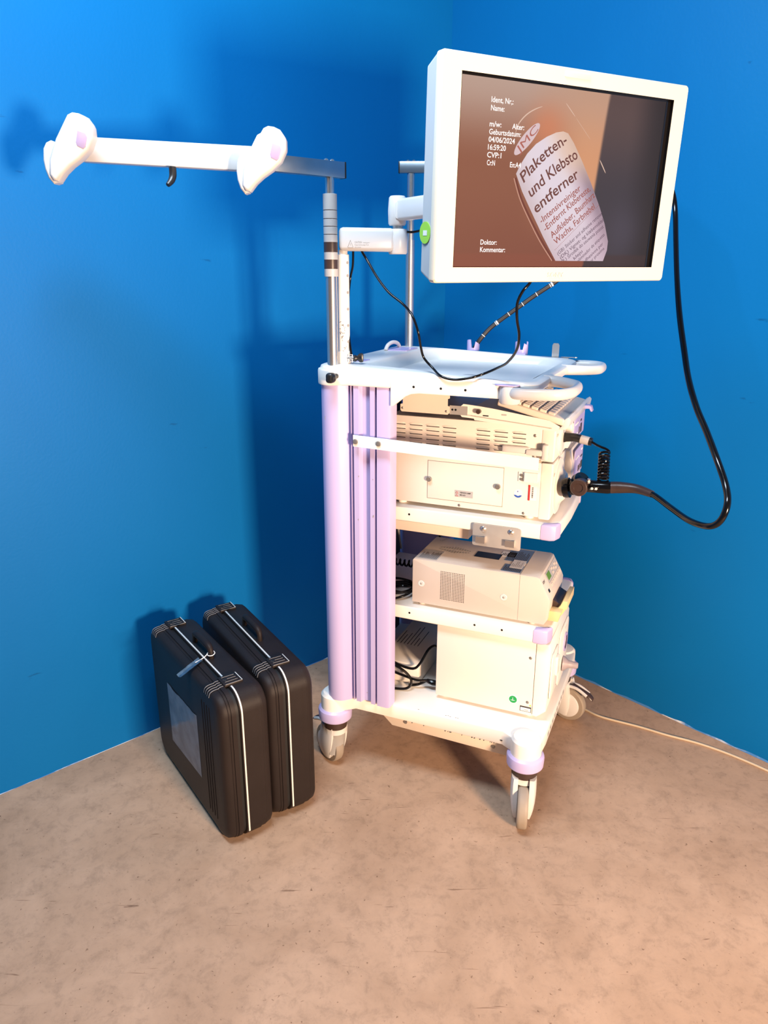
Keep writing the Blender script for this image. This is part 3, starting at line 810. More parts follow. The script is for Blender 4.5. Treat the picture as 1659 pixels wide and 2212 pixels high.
# lamp door
door = part('lamp_door', G().box(-0.343, -0.129, VN - 0.0012, VN + 0.001, 0.898, 1.005, bev=0.0006), CREAM, ls)
g = G()
for a in ((-0.3445, -0.1275, 0.8965, 0.8978), (-0.3445, -0.1275, 1.0052, 1.0066), (-0.3446, -0.3432, 0.8965, 1.0066), (-0.1289, -0.1275, 0.8965, 1.0066)): g.box(a[0], a[1], VN - 0.0006, VN + 0.0008, a[2], a[3])
part('door_gap', g, INKG, door)
for u in (-0.338, -0.142):
    part('thumb_screw', G().cyl((u, VN - 0.001, 0.9535), (u, VN - 0.009, 0.9535), 0.0072, n=20, bev=0.0008), SCREW, door)
lab = part('warning_label', G().box(-0.263, -0.211, VN - 0.0018, VN - 0.001, 0.911, 0.930), GLABEL, door)
g = G(); text_on(g, 'XENON LAMP', (-0.248, VN - 0.0022, 0.9222), (1, 0, 0), (0, 0, 1), 0.031, 0.0038, bold=0.02); text_on(g, 'MD-631', (-0.248, VN - 0.0022, 0.9155), (1, 0, 0), (0, 0, 1), 0.016, 0.0036, bold=0.02)
part('lettering', g, INK, lab)
g = G()
for z in (0.921, 0.9125):
    g.prism([(-0.261, z), (-0.253, z), (-0.257, z + 0.0062)], 'y', VN - 0.0023, VN - 0.0018)
part('warning_sign', g, INKR, lab)
g = G()
for z in (0.9218, 0.9133): g.prism([(-0.2595, z), (-0.2545, z), (-0.257, z + 0.0042)], 'y', VN - 0.0026, VN - 0.0022)
part('sign_centre', g, GLABEL, lab)
g = G()
for u, z in ((-0.445, 0.889), (-0.25, 0.8865), (-0.07, 0.8865), (-0.040, 1.014)): part('screw', G().lathe([(0, 0), (0.0042, 0), (0, 0.0028)], (u, VN, z), (0, -1, 0), 12), SCREW, ls)
g = G(); g.prism(rrect(-0.088, -0.0705, 0.974, 1.000, 0.001), 'y', VN - 0.0025, VN); g.prism(rrect(-0.071, -0.036, 0.976, 1.001, 0.001), 'y', VN - 0.009, VN)
lk = part('lock_bracket', g, WHITE, ls)
part('screw', G().cyl((-0.079, VN - 0.003, 0.992), (-0.079, VN - 0.006, 0.992), 0.0038, n=12).cyl((-0.079, VN - 0.003, 0.981), (-0.079, VN - 0.006, 0.981), 0.0038, n=12), SCREW, lk)
st = part('round_sticker', G().lathe([(0, 0), (0.0115, 0), (0.0115, 0.0005), (0, 0.0005)], (-0.087, VN, 0.940), (0, -1, 0), 28), PAPER, ls)
g = G(); g.lathe([(0.0068, 0.0), (0.0118, 0), (0.0118, 0.0004), (0.0068, 0.0004)], (-0.087, VN - 0.0006, 0.940), (0, -1, 0), 28)
for v in g.bm.verts[:]:
    pass
bmesh.ops.bisect_plane(g.bm, geom=g.bm.verts[:] + g.bm.edges[:] + g.bm.faces[:], plane_co=(0, 0, 0.9355), plane_no=(0, 0, 1), clear_outer=True)
g.box(-0.089, -0.0865, VN - 0.001, VN - 0.0005, 0.944, 0.947)
part('sticker_print', g, INKB, st)
bc = part('barcode_label', G().box(-0.0585, -0.038, VN - 0.0006, VN, 0.925, 0.966), PAPER, ls)
part('red_band', G().prism(rrect(-0.060, -0.055, 0.924, 0.967, 0.001), 'y', VN - 0.0012, VN - 0.0006), INKR, bc)
g = G(); z = 0.932
random.seed(3)
while z < 0.960:
    h = random.choice((0.0006, 0.0012, 0.002)); g.box(-0.0505, -0.0465, VN - 0.0011, VN - 0.0006, z, z + h); z += h + random.choice((0.0008, 0.0014))
part('bar_code', g, INK, bc)

# ------------------------------------------------------------------ printer
pr = oncart('medical_printer', 'grey-beige paper printer with a perforated side and green display on the lower shelf', 'printer', (-0.2, 0.195, 0.5605))
PN, PF = 0.095, 0.300
prof = [(-0.385, 0.569), (-0.385, 0.703), (-0.381, 0.707), (-0.022, 0.708), (-0.014, 0.705), (0.016, 0.650), (0.019, 0.642), (0.016, 0.586), (0.006, 0.569)]
g = G(); g.prism(prof, 'y', PN, PF, bev=0.002)
for u in (-0.36, -0.03):
    for v in (PN + 0.02, PF - 0.02): g.cyl((u, v, 0.5605), (u, v, 0.570), 0.010, n=12)
part('housing', g, GREYBEIGE, pr)
def dots(nm, us, zs, axis):
    q = G()
    for u in us:
        for z in zs:
            q.box(u - 0.00115, u + 0.00115, PN - 0.0004, PN + 0.0005, z - 0.00115, z + 0.00115)
    return q
us = [-0.2965 + i * 0.0049 + (0.0012 if i > 6 else 0) for i in range(15)]; zs = [0.5945 + i * 0.00475 for i in range(19)]
part('vent_holes', dots('v', us, zs, 'y'), BLACK, pr, kind='stuff')
for u in (-0.357, -0.110):
    s_ = part('screw_recess', G().lathe([(0.010, 0), (0.009, 0.0007), (0.0035, 0.0004), (0, 0.0)], (u, PN - 0.0003, 0.632), (0, -1, 0), 24), WPLAST, pr)
    part('screw', G().lathe([(0, 0), (0.0032, 0), (0, 0.002)], (u, PN - 0.0012, 0.632), (0, -1, 0), 12), INKG, s_)
g = G(); g.box(-0.0675, -0.0667, PN - 0.0004, PN + 0.0008, 0.571, 0.706); g.box(-0.0675, -0.0667, PN, PF, 0.7076, 0.7083)
part('seam', g, INKG, pr)
ZT = 0.7078
g = G()
for k in range(12):
    u0 = -0.335 + k * 0.0080; half = 0.026 - 0.0028 * abs(k - 5.5)
    g.box(u0, u0 + 0.0032, 0.205 - half, 0.205 - 0.006, ZT, ZT + 0.0004); g.box(u0, u0 + 0.0032, 0.205 + 0.004, 0.205 + half, ZT, ZT + 0.0004)
part('top_vent', g, INKG, pr)
g = G(); g.box(-0.225, -0.150, 0.180, 0.225, ZT, ZT + 0.0005); part('top_window', g, BLACK, pr)
for nm, box_, m in (('rating_label', (-0.375, -0.315, 0.105, 0.180), GLABEL), ('small_label', (-0.155, -0.112, 0.215, 0.255), PAPER), ('blue_label', (-0.125, -0.070, 0.105, 0.160), BLABEL), ('blue_label', (-0.135, -0.068, 0.185, 0.288), BLABEL)):
    lb = part(nm, G().box(box_[0], box_[1], box_[2], box_[3], ZT, ZT + 0.0005), m, pr)
    g = G(); k = box_[0] + 0.005
    while k < box_[1] - 0.004:
        w = random.uniform(0.4, 0.9) * (box_[3] - box_[2] - 0.012)
        g.box(k, k + 0.0016, box_[2] + 0.006, box_[2] + 0.006 + w, ZT + 0.0005, ZT + 0.0007); k += 0.0045
    part('print', g, INK, lb)
wl = part('white_label', G().box(-0.108, -0.072, 0.135, 0.198, ZT + 0.0008, ZT + 0.0013), PAPER, pr)
g = G(); k = -0.104
while k < -0.076:
    g.box(k, k + 0.0012, 0.145, 0.145 + random.uniform(0.015, 0.045), ZT + 0.0013, ZT + 0.0015); k += 0.005
part('print', g, INKG, wl)
g = G(); text_on(g, 'Sony', (-0.352, 0.262, ZT + 0.0004), (0.4, 1, 0), (-1, 0.4, 0), 0.03, 0.010, bold=0.01)
part('logo', g, INKG, pr)
# sloping control face
fd = Vector((0.030, 0, -0.055)).normalized(); fn = Vector((0.055, 0, 0.030)).normalized()
def face_pt(t, v, off=0.0006): return Vector((-0.014, v, 0.705)) + fd * t + fn * off
def fquad(g, t0, t1, v0, v1, off):
    g.poly([face_pt(t0, v0, off), face_pt(t0, v1, off), face_pt(t1, v1, off), face_pt(t1, v0, off)], 0.0006, fn)
g = G(); fquad(g, 0.008, 0.058, 0.150, PF - 0.006, 0.0003); part('control_panel', g, GPLAST, pr)
g = G(); fquad(g, 0.038, 0.058, 0.150, PF - 0.006, 0.001); cpn = part('key_field', g, GREYBEIGE, pr)
g = G(); fquad(g, 0.012, 0.031, 0.158, 0.192, 0.0011); part('display', g, LCD, pr)
g = G()
for i in range(6): fquad(g, 0.043, 0.052, 0.158 + i * 0.023, 0.174 + i * 0.023, 0.0018)
for t, v in ((0.014, 0.215), (0.026, 0.215), (0.020, 0.235), (0.014, 0.255), (0.026, 0.255), (0.020, 0.275)): fquad(g, t, t + 0.007, v, v + 0.013, 0.0012)
part('button', g, BEIGE, pr)
g = G(); text_on(g, 'SONY', face_pt(0.022, 0.104, 0.0008), (0, 1, 0), -fd, 0.022, 0.007, bold=0.02)
part('logo', g, INK, pr)
g = G(); fquad(g, 0.045, 0.054, 0.118, 0.130, 0.0008); part('socket', g, BLACK, pr)
# paper tray
g = G()
g.prism([(0.012, 0.577), (0.040, 0.577), (0.050, 0.592), (0.057, 0.606), (0.060, 0.606), (0.060, 0.630), (0.048, 0.630), (0.040, 0.612), (0.034, 0.604), (0.012, 0.604)], 'y', 0.140, 0.255, bev=0.0015)
g.prism([(0.012, 0.576), (0.042, 0.576), (0.050, 0.607), (0.012, 0.607)], 'y', 0.112, 0.142, bev=0.003)
pt_ = part('paper_catcher', g, YEL, pr, label='yellowed plastic paper catcher')
g = G(); g.prism([(0.0175, 0.6045), (0.034, 0.6045), (0.040, 0.614), (0.0175, 0.626)], 'y', 0.150, 0.250)
part('paper_slot', g, BROWN, pt_)

# ------------------------------------------------------------------ pump box on the base
bx = oncart('pump_unit', 'large plain cream box with a grey nozzle on the bottom of the trolley', 'medical device', (-0.14, 0.24, 0.2625))
BN, BF = 0.090, 0.385
g = G(); g.box(-0.303, -0.008, BN, BF, 0.274, 0.513, bev=0.004)
for u in (-0.28, -0.02):
    for v in (BN + 0.03, BF - 0.03): g.cyl((u, v, 0.2625), (u, v, 0.276), 0.012, n=14)
part('housing', g, CREAM, bx)
g = G(); g.prism([(-0.007, 0.278), (0.006, 0.276), (0.016, 0.285), (0.032, 0.300), (0.034, 0.500), (0.028, 0.513), (-0.007, 0.513)], 'y', BN, BF, bev=0.003)
fp = part('front_panel', g, WHITE, bx)
g = G(); g.prism(rrect(0.105, 0.205, 0.325, 0.470, 0.02), 'x', 0.034, 0.0385, bev=0.002)
g.prism(rrect(0.150, 0.185, 0.385, 0.445, 0.008), 'x', 0.038, 0.046, bev=0.002); g.prism(rrect(0.225, 0.372, 0.30, 0.49, 0.03), 'x', 0.034, 0.038, bev=0.002)
part('raised_panel', g, WHITE, fp)
g = G(); g.box(0.046, 0.0465, 0.160, 0.166, 0.392, 0.436); g.box(0.038, 0.0386, 0.30, 0.33, 0.467, 0.471)
part('marking', g, BEIGE, fp)
g = G(); g.lathe([(0.022, 0), (0.030, 0), (0.030, 0.004), (0.022, 0.004)], (0.038, 0.315, 0.418), (1, 0, 0), 36); part('dial_ring', g, LILAC, fp)
g = G(); g.lathe([(0, 0), (0.024, 0), (0.023, 0.006), (0.0125, 0.018), (0.0105, 0.034), (0.0105, 0.044), (0.0075, 0.048), (0, 0.048)], (0.038, 0.300, 0.350), (1, 0.12, -0.03), 32)
part('nozzle', g, mat('grey_rubber', (0.33, 0.29, 0.32, 1), 0.45), fp, label='grey rubber nozzle')
g = G()
for u, z in ((-0.022, 0.462), (-0.022, 0.318)): part('screw', G().lathe([(0, 0), (0.0048, 0), (0, 0.003)], (u, BN, z), (0, -1, 0), 14), SCREW, bx)
st = part('green_sticker', G().lathe([(0, 0), (0.0145, 0), (0.0145, 0.0005), (0, 0.0005)], (-0.064, BN, 0.318), (0, -1, 0), 32), PAPER, bx)
part('sticker_print', G().lathe([(0, 0), (0.0115, 0), (0.0115, 0.0004), (0, 0.0004)], (-0.064, BN - 0.0005, 0.318), (0, -1, 0), 32), GREEND, st)
part('sticker_motif', G().prism([(-0.072, 0.3155), (-0.064, 0.3145), (-0.057, 0.3155), (-0.064, 0.3165)], 'y', BN - 0.0014, BN - 0.0009).box(-0.0655, -0.0642, BN - 0.0014, BN - 0.0009, 0.3165, 0.324), PAPER, st)
lb = part('inventory_label', G().box(-0.0425, -0.0095, BN - 0.0006, BN, 0.2865, 0.3035), INK, bx)
part('label_field', G().box(-0.0408, -0.0112, BN - 0.001, BN - 0.0006, 0.2882, 0.2990), PAPER, lb)
g = G(); text_on(g, '13908', (-0.034, BN - 0.0014, 0.2905), (1, 0, 0), (0, 0, 1), 0.016, 0.004); part('lettering', g, INKG, lb)
part('yellow_dot', G().lathe([(0, 0), (0.0028, 0), (0, 0.0003)], (-0.013, BN, 0.309), (0, -1, 0), 14), YDOT, bx)

# ------------------------------------------------------------------ transformer and cables inside the cart
tf = oncart('power_strip_box', 'cream transformer box lying behind the pump unit on the base', 'transformer', (-0.40, 0.25, 0.2625))
g = G(); g.box(-0.505, -0.375, 0.135, 0.47, 0.2645, 0.335, bev=0.004); part('housing', g, CREAM, tf)
g = G(); g.box(-0.375, -0.3745, 0.16, 0.40, 0.275, 0.30)
g.bm.free()
g = G()
for k in range(11): g.box(-0.3755, -0.3744, 0.148 + k * 0.007, 0.151 + k * 0.007, 0.285, 0.318)
part('side_vents', g, BEIGE, tf)
part('screw', G().lathe([(0.007, 0), (0.006, 0.001), (0.003, 0.001), (0, 0.001)], (-0.43, 0.135, 0.305), (0, -1, 0), 18), SCREW, tf)
g = G()
for k in range(7): g.box(-0.495 + k * 0.012, -0.4925 + k * 0.012, 0.25, 0.25 + random.uniform(0.05, 0.15), 0.335, 0.3354)
part('print', g, INK, tf)
pw = oncart('power_cable', 'black power cable looped over the transformer box behind the pump unit', 'cable', (-0.36, 0.2, 0.27))
g = G()
g.tube([(-0.46, 0.10, 0.36), (-0.43, 0.10, 0.345), (-0.385, 0.11, 0.335), (-0.365, 0.12, 0.352), (-0.345, 0.14, 0.395), (-0.325, 0.15, 0.405), (-0.308, 0.15, 0.37), (-0.306, 0.15, 0.30)], 0.0042, n=8)
g.tube([(-0.47, 0.08, 0.365), (-0.42, 0.09, 0.34), (-0.395, 0.10, 0.315), (-0.385, 0.10, 0.29), (-0.40, 0.09, 0.272), (-0.45, 0.08, 0.268)], 0.0042, n=8)
g.tube([(-0.47, 0.11, 0.315), (-0.42, 0.10, 0.312), (-0.37, 0.11, 0.298), (-0.34, 0.13, 0.293), (-0.315, 0.14, 0.288)], 0.0042, n=8)
g.tube([(-0.40, 0.12, 0.268), (-0.37, 0.12, 0.278), (-0.345, 0.13, 0.292)], 0.005, n=8)
g.tube([(-0.345, 0.13, 0.292), (-0.325, 0.13, 0.288), (-0.306, 0.14, 0.284)], [0.006, 0.009, 0.008], n=10)
part('cable', g, CABLE, pw)
cc = oncart('coiled_power_cable', 'black cable coiled up on the lower shelf behind the printer', 'cable', (-0.47, 0.16, 0.5605))
g = G()
for k in range(4):
    pts = []
    for i in range(16):
        a = 2 * pi * i / 16; pts.append((-0.445 + 0.040 * cos(a), 0.150 + 0.050 * sin(a), 0.566 + k * 0.007 + 0.012 * max(0, cos(a + k))))
    g.tube(pts, 0.0038, n=8, smooth=3, closed=True)
part('cable', g, CABLE, cc)
gc_ = oncart('grey_cable_bundle', 'grey cables hanging down behind the shelves inside the lilac column', 'cable', (-0.53, 0.3, 0.28))
g = G()
g.tube([(-0.55, 0.33, 1.0), (-0.545, 0.31, 0.75), (-0.55, 0.30, 0.62)], 0.005, n=8)
g.tube([(-0.53, 0.38, 1.0), (-0.54, 0.36, 0.75), (-0.53, 0.37, 0.62)], 0.004, n=8)
g.tube([(-0.55, 0.22, 0.50), (-0.50, 0.20, 0.46), (-0.485, 0.19, 0.40), (-0.51, 0.18, 0.36), (-0.55, 0.18, 0.345)], 0.005, n=8)
g.tube([(-0.50, 0.40, 0.35), (-0.47, 0.42, 0.385), (-0.43, 0.43, 0.39), (-0.40, 0.43, 0.35)], 0.006, n=8)
part('cable', g, GCABLE, gc_)
g = G(); pts = []
for i in range(60):
    a = i * 0.9; pts.append((-0.54 + i * 0.0022, 0.30 + 0.010 * cos(a), 0.600 + 0.010 * sin(a)))
g.tube(pts, 0.0035, n=6, smooth=1); 
cl = oncart('curly_cable', 'curly black cable behind the printer on the lower shelf', 'cable', (-0.47, 0.30, 0.59))
part('cable', g, CABLE, cl)

# ------------------------------------------------------------------ scope hanger (near) with pole, arm and two hooks
NP = WP(-0.585, 0.0, 0)
hg = thing('scope_hanger', 'steel pole with a long white side arm and two white hooks, reaching left', 'scope hanger', (NP.x, NP.y, 1.26))
px_, py_ = NP.x, NP.y
part('pole', G().cyl((px_, py_, 1.245), (px_, py_, 1.50), 0.0148, n=32).cyl((px_, py_, 1.50), (px_, py_, 1.726), 0.0112, n=32), STEEL, hg)
g = G()
segs = [(1.4905, 1.5095), (1.5315, 1.5500), (1.5735, 1.591), (1.5925, 1.610), (1.6115, 1.628), (1.6295, 1.648), (1.6495, 1.687)]
for a, b_ in segs: part('sleeve_ring', G().cyl((px_, py_, a), (px_, py_, b_), 0.0178, n=32, bev=0.0006), GPLAST, hg)
g = G()
for a, b_ in ((1.5095, 1.5315), (1.5500, 1.5735)): part('dark_band', G().cyl((px_, py_, a), (px_, py_, b_), 0.0179, n=32), BROWN, hg)
part('sleeve_core', G().cyl((px_, py_, 1.59), (px_, py_, 1.68), 0.0171, n=32), BROWN, hg)
sd = Vector((-0.774, -0.633, 0)).normalized(); sn = Vector((sd.y, -sd.x, 0))
def bar(g, c0, c1, hw, hh, bev=0.0015):
    c0, c1 = Vector(c0), Vector(c1); d = (c1 - c0); L = d.length; d.normalize()
    side = Vector((0, 0, 1)).cross(d).normalized(); upv = d.cross(side)
    R = Matrix((d, side, upv)).transposed().to_4x4(); R.translation = c0
    g.box(0, L, -hw, hw, -hh, hh, bev=bev, rot=R)
A0 = Vector((px_, py_, 1.7435)) - sd * 0.040; A1 = Vector((px_, py_, 1.7435)) + sd * 0.215
g = G(); bar(g, A0, A1, 0.012, 0.0185); part('steel_bar', g, GALV, hg)
g = G(); bar(g, A0 - sd * 0.004, A0 + sd * 0.001, 0.0125, 0.019); part('end_plug', g, BLACK, hg)
g = G()
for k in (-0.009, 0.009): part('bolt', G().lathe([(0.0065, 0), (0.0065, 0.002), (0.003, 0.005), (0, 0.0055)], Vector((px_, py_, 1.762)) + sd * k, (0, 0, 1), 16), STEEL, hg)
B0 = Vector((-0.262, 1.868, 1.746)); B1 = Vector((-0.700, 1.877, 1.769))
g = G(); bar(g, B0, B1, 0.016, 0.0262, bev=0.003); part('white_arm', g, WPLAST, hg)
g = G(); g.cyl((-0.489, 1.866, 1.742), (-0.489, 1.866, 1.729), 0.008, 0.006, n=18); g.lathe([(0.012, 0), (0.012, 0.002), (0.006, 0.003)], (-0.489, 1.866, 1.732), (0, 0, -1), 18)
tk = part('clamp_lever', g, STEEL, hg)
part('lever_grip', G().tube([(-0.487, 1.850, 1.730), (-0.487, 1.848, 1.712), (-0.490, 1.842, 1.700), (-0.496, 1.832, 1.690)], [0.0085, 0.0085, 0.0075, 0.005], n=12), BLACK, tk)
def hanger(x, z, sc, y0):
    """two white leaves meeting in a V that opens upwards"""
    A = [(0.0484, 0.1389), (0.062, 0.137), (0.0758, 0.1308), (0.0855, 0.117), (0.0885, 0.1098), (0.0885, 0.094), (0.0878, 0.0869), (0.0757, 0.0637), (0.0549, 0.0449), (0.0325, 0.0308), (0.0151, 0.0166), (0.0004, -0.0006), (-0.010, 0.001), (-0.0174, 0.0137), (-0.0130, 0.045), (0.0059, 0.0867), (0.029, 0.1216), (0.0377, 0.1343)]
    B = [(-0.0086, 0.0848), (-0.0195, 0.0802), (-0.0274, 0.0681), (-0.0307, 0.0448), (-0.0292, 0.0259), (-0.0235, 0.0070), (-0.0137, -0.0044), (-0.0039, -0.0015), (-0.0071, 0.0213), (0.0053, 0.0589), (0.0108, 0.0775)]
    T = lambda P: [(x + a * sc, z + b * sc) for a, b in P]
    h = part('hook', G().prism(T(A), 'y', y0, y0 + 0.040, bev=0.009, seg=4), WPLAST, hg, ang=45)
    C = [(a * 0.80 - 0.012, b * 0.90 + 0.004) for a, b in A]
    g = G(); g.prism(T(B), 'y', y0 + 0.008, y0 + 0.050, bev=0.008, seg=4); g.prism(T(C), 'y', y0 + 0.030, y0 + 0.058, bev=0.006, seg=3)
    part('hook_cheek', g, WPLAST, h, ang=45)
    q = [(x + a * sc, z + b * sc) for a, b in [(0.058, 0.1015), (0.0745, 0.0965), (0.0775, 0.088), (0.0715, 0.0695), (0.066, 0.0655), (0.0535, 0.0715), (0.052, 0.078)]]
    part('lilac_inlay', G().prism(q, 'y', y0 - 0.0012, y0 + 0.002, bev=0.0008), PLILAC, h, label='pale lilac inlay')
hanger(-0.7310, 1.6932, 1.0, 1.790)
hanger(-0.3045, 1.6740, 0.965, 1.800)

# far pole
FP_ = WP(-0.585, CW, 0)
fh = thing('far_scope_pole', 'thin steel pole with a short grey bar, partly hidden behind the monitor', 'scope hanger', (FP_.x, FP_.y, 1.26))
part('pole', G().cyl((FP_.x, FP_.y, 1.24), (FP_.x, FP_.y, 1.60), 0.0140, n=28).cyl((FP_.x, FP_.y, 1.60), (FP_.x, FP_.y, 1.795), 0.0115, n=28), STEEL, fh)
fd_ = Vector((0.995, -0.08, 0)).normalized()
F0 = Vector((FP_.x, FP_.y, 1.812)) - fd_ * 0.036; F1 = F0 + fd_ * 0.62
g = G(); bar(g, F0, F1, 0.012, 0.0165); part('steel_bar', g, GALV, fh)
g = G(); bar(g, F0 - fd_ * 0.003, F0 + fd_ * 0.001, 0.0125, 0.017); part('end_plug', g, BLACK, fh)
g = G()
for k in (-0.01, 0.008): part('bolt', G().lathe([(0.0065, 0), (0.0065, 0.002), (0.003, 0.005), (0, 0.0055)], Vector((FP_.x, FP_.y, 1.8285)) + fd_ * k, (0, 0, 1), 14), STEEL, fh)

# ------------------------------------------------------------------ monitor arm
PP = WP(-0.568, 0.035, 0)
ma = thing('jointed_monitor_mount', 'white jointed monitor arm on a perforated post beside the steel pole', 'monitor mount', (PP.x, PP.y, 1.26))
part('post', G().cyl((PP.x, PP.y, 1.258), (PP.x, PP.y, 1.545), 0.0155, n=32, bev=0.001).cyl((PP.x, PP.y, 1.262), (PP.x, PP.y, 1.300), 0.0185, n=32, bev=0.002), CREAM, ma)
g = G()
fx, fy = 0.75, -0.66
for z in (1.325, 1.367, 1.409, 1.451, 1.493, 1.525): part('hole', G().lathe([(0, 0), (0.0038, 0), (0.0038, 0.0008), (0, 0.0008)], (PP.x + 0.0151 * fx, PP.y + 0.0151 * fy, z), (fx, fy, 0), 12), INKG, ma)
g = G(); random.seed(12)
for i in range(26):
    a = radians(random.uniform(-130, -60)); z = random.gauss(1.352, 0.014) if i < 20 else random.uniform(1.30, 1.34)
    p = Vector((PP.x + 0.0156 * cos(a), PP.y + 0.0156 * sin(a), z))
    t = Vector((-sin(a), cos(a), random.uniform(-2, 2))).normalized()
    g.tube([p - t * random.uniform(0.001, 0.003), p + t * random.uniform(0.001, 0.004)], 0.0005, n=4, smooth=1)
part('rubbed_marks', g, BROWN, ma, kind='stuff')
g = G(); g.tube([(PP.x + 0.012, PP.y - 0.018, 1.292), (PP.x + 0.022, PP.y - 0.020, 1.292), (PP.x + 0.022, PP.y - 0.020, 1.272), (PP.x + 0.012, PP.y - 0.018, 1.272)], 0.0015, n=6, smooth=1, closed=True)
g.cyl((PP.x + 0.010, PP.y - 0.016, 1.283), (PP.x + 0.030, PP.y - 0.020, 1.283), 0.005, n=12)
part('latch', g, STEEL, ma)
g = G(); g.lathe([(0, 0), (0.008, 0), (0.009, 0.004), (0.006, 0.010), (0.010, 0.014), (0.012, 0.022), (0, 0.024)], (PP.x + 0.026, PP.y - 0.019, 1.282), (1, -0.1, 0.1), 16); g.box(PP.x + 0.040, PP.x + 0.052, PP.y - 0.028, PP.y - 0.010, 1.272, 1.296, bev=0.004)
part('clamp_knob', g, BLACK, ma)
EL = Vector((0.0345, 2.030, 0))
ad = (EL - Vector((PP.x, PP.y, 0))).normalized()
g = G()
c0 = Vector((PP.x, PP.y, 1.583)) - ad * 0.010; bar(g, c0 + Vector((0, 0, -0.001)), Vector((EL.x, EL.y, 1.580)) - ad * 0.01, 0.024, 0.0285, bev=0.010)
g.lathe([(0, 1.5460), (0.022, 1.5460), (0.0245, 1.550), (0.026, 1.585), (0.0255, 1.603), (0.023, 1.607), (0, 1.607)], (EL.x, EL.y, 0), (0, 0, 1), 36)
g.cyl((PP.x, PP.y, 1.545), (PP.x, PP.y, 1.556), 0.012, n=20)
lw = part('lower_link', g, WPLAST, ma, ang=50)
g = G(); nrm = Vector((ad.y, -ad.x, 0))
o_ = Vector((PP.x, PP.y, 0)) + nrm * 0.0243
text_on(g, 'CAUTION', o_ + ad * 0.030 + Vector((0, 0, 1.572)), ad, (0, 0, 1), 0.018, 0.0045, bold=0.0); text_on(g, 'moving parts', o_ + ad * 0.052 + Vector((0, 0, 1.572)), ad, (0, 0, 1), 0.016, 0.003)
text_on(g, 'Keep hands away from', o_ + ad * 0.030 + Vector((0, 0, 1.5665)), ad, (0, 0, 1), 0.036, 0.003); text_on(g, 'the joints', o_ + ad * 0.030 + Vector((0, 0, 1.561)), ad, (0, 0, 1), 0.016, 0.003)
q0 = o_ + ad * 0.012 + Vector((0, 0, 1.562)); q1 = o_ + ad * 0.026 + Vector((0, 0, 1.562)); q2 = o_ + ad * 0.019 + Vector((0, 0, 1.579))
g.tube([q0, q1, q2], 0.0006, n=4, smooth=1, closed=True); g.box(0, 0.001, 0, 0.0004, 0, 0.006, rot=Matrix.Translation(o_ + ad * 0.0187 + Vector((0, 0, 1.566))))
part('caution_print', g, INKG, lw)
part('pivot', G().cyl((EL.x, EL.y, 1.605), (EL.x, EL.y, 1.621), 0.0135, n=28), BRUSH, ma)
MC = Vector((0.3562, 1.5832, 1.6738)); MW = Vector((0.88483, 0.46589, 0.00501)); MH = Vector((0.01559, -0.04035, 0.99906)); MN = MW.cross(MH)
MB_ = MC - MN * 0.10
g = G(); g.lathe([(0, 1.6155), (0.020, 1.6155), (0.0230, 1.620), (0.0240, 1.652), (0.0215, 1.682), (0.018, 1.686), (0, 1.687)], (EL.x - 0.002, EL.y, 0), (0, 0, 1), 36)
e0 = Vector((EL.x, EL.y, 1.652)); e1 = Vector((MB_.x, MB_.y, 1.660)); 
bar(g, e0 + (e1 - e0).normalized() * 0.012, e1, 0.018, 0.0255, bev=0.007)
upk = part('upper_link', g, WPLAST, ma, ang=50)
g = G(); g.prism(rrect(EL.x - 0.0075, EL.x + 0.0055, 1.630, 1.672, 0.006), 'y', EL.y - 0.0265, EL.y - 0.018, bev=0.0015)
part('side_button', g, WPLAST, upk)

# ------------------------------------------------------------------ monitor
MYAW = math.atan2(MW.y, MW.x)
mon = bpy.data.objects.new('monitor', None); COL.objects.link(mon); TH[mon.name] = Vector((0, 0, 0))
R = Matrix((MW, -MN, MH)).transposed().to_4x4(); R.translation = MC     # local x right, y back, z up
mon.matrix_world = R
mon['label'] = 'large wide cream-framed flat monitor showing a spray bottle picture'; mon['category'] = 'monitor'
def ring_frame(x0, x1, z0, z1, X0, X1, Z0, Z1, y0, y1, r):
    b = bmesh.new(); n = 6
    out = rrect(X0, X1, Z0, Z1, r, n); inn = []
    for cx, cz, a in ((x1, z1, 0), (x0, z1, 90), (x0, z0, 180), (x1, z0, 270)):
        inn += [(cx, cz)] * (n + 1)
    def V(P, y): return [b.verts.new(Vector((p[0], y, p[1]))) for p in P]
    rings = [V(out, y1), V(out, y0 + 0.003), V([(p[0] * 0.993, p[1] * 0.99) for p in out], y0), V(inn, y0), V(inn, y0 + 0.0085)]
    m = len(out)
    for A, B in zip(rings, rings[1:]):
        for i in range(m): b.faces.new((A[i], A[(i + 1) % m], B[(i + 1) % m], B[i]))
    bmesh.ops.remove_doubles(b, verts=b.verts, dist=1e-5)
    bmesh.ops.recalc_face_normals(b, faces=b.faces)
    g = G(); g._merge(b); return g
BEZ = mat('cream_bezel', (0.74, 0.69, 0.57, 1), 0.4, var=0.02)
SIDE = mat('pale_grey_housing', (0.52, 0.53, 0.53, 1), 0.45)
part('bezel', ring_frame(-0.2585, 0.2585, -0.1623, 0.1623, -0.2995, 0.2965, -0.1905, 0.1915, -0.008, 0.010, 0.007), BEZ, mon, ang=40)
g = G()
b = bmesh.new()
L0 = [b.verts.new(Vector((p[0], 0.009, p[1]))) for p in rrect(-0.299, 0.296, -0.190, 0.191, 0.007)]
L1 = [b.verts.new(Vector((p[0], 0.046, p[1]))) for p in rrect(-0.296, 0.293, -0.176, 0.177, 0.007)]
L2 = [b.verts.new(Vector((p[0], 0.052, p[1]))) for p in rrect(-0.290, 0.287, -0.170, 0.171, 0.007)]
L3 = [b.verts.new(Vector((p[0], 0.075, p[1]))) for p in rrect(-0.2, 0.2, -0.13, 0.13, 0.01)]
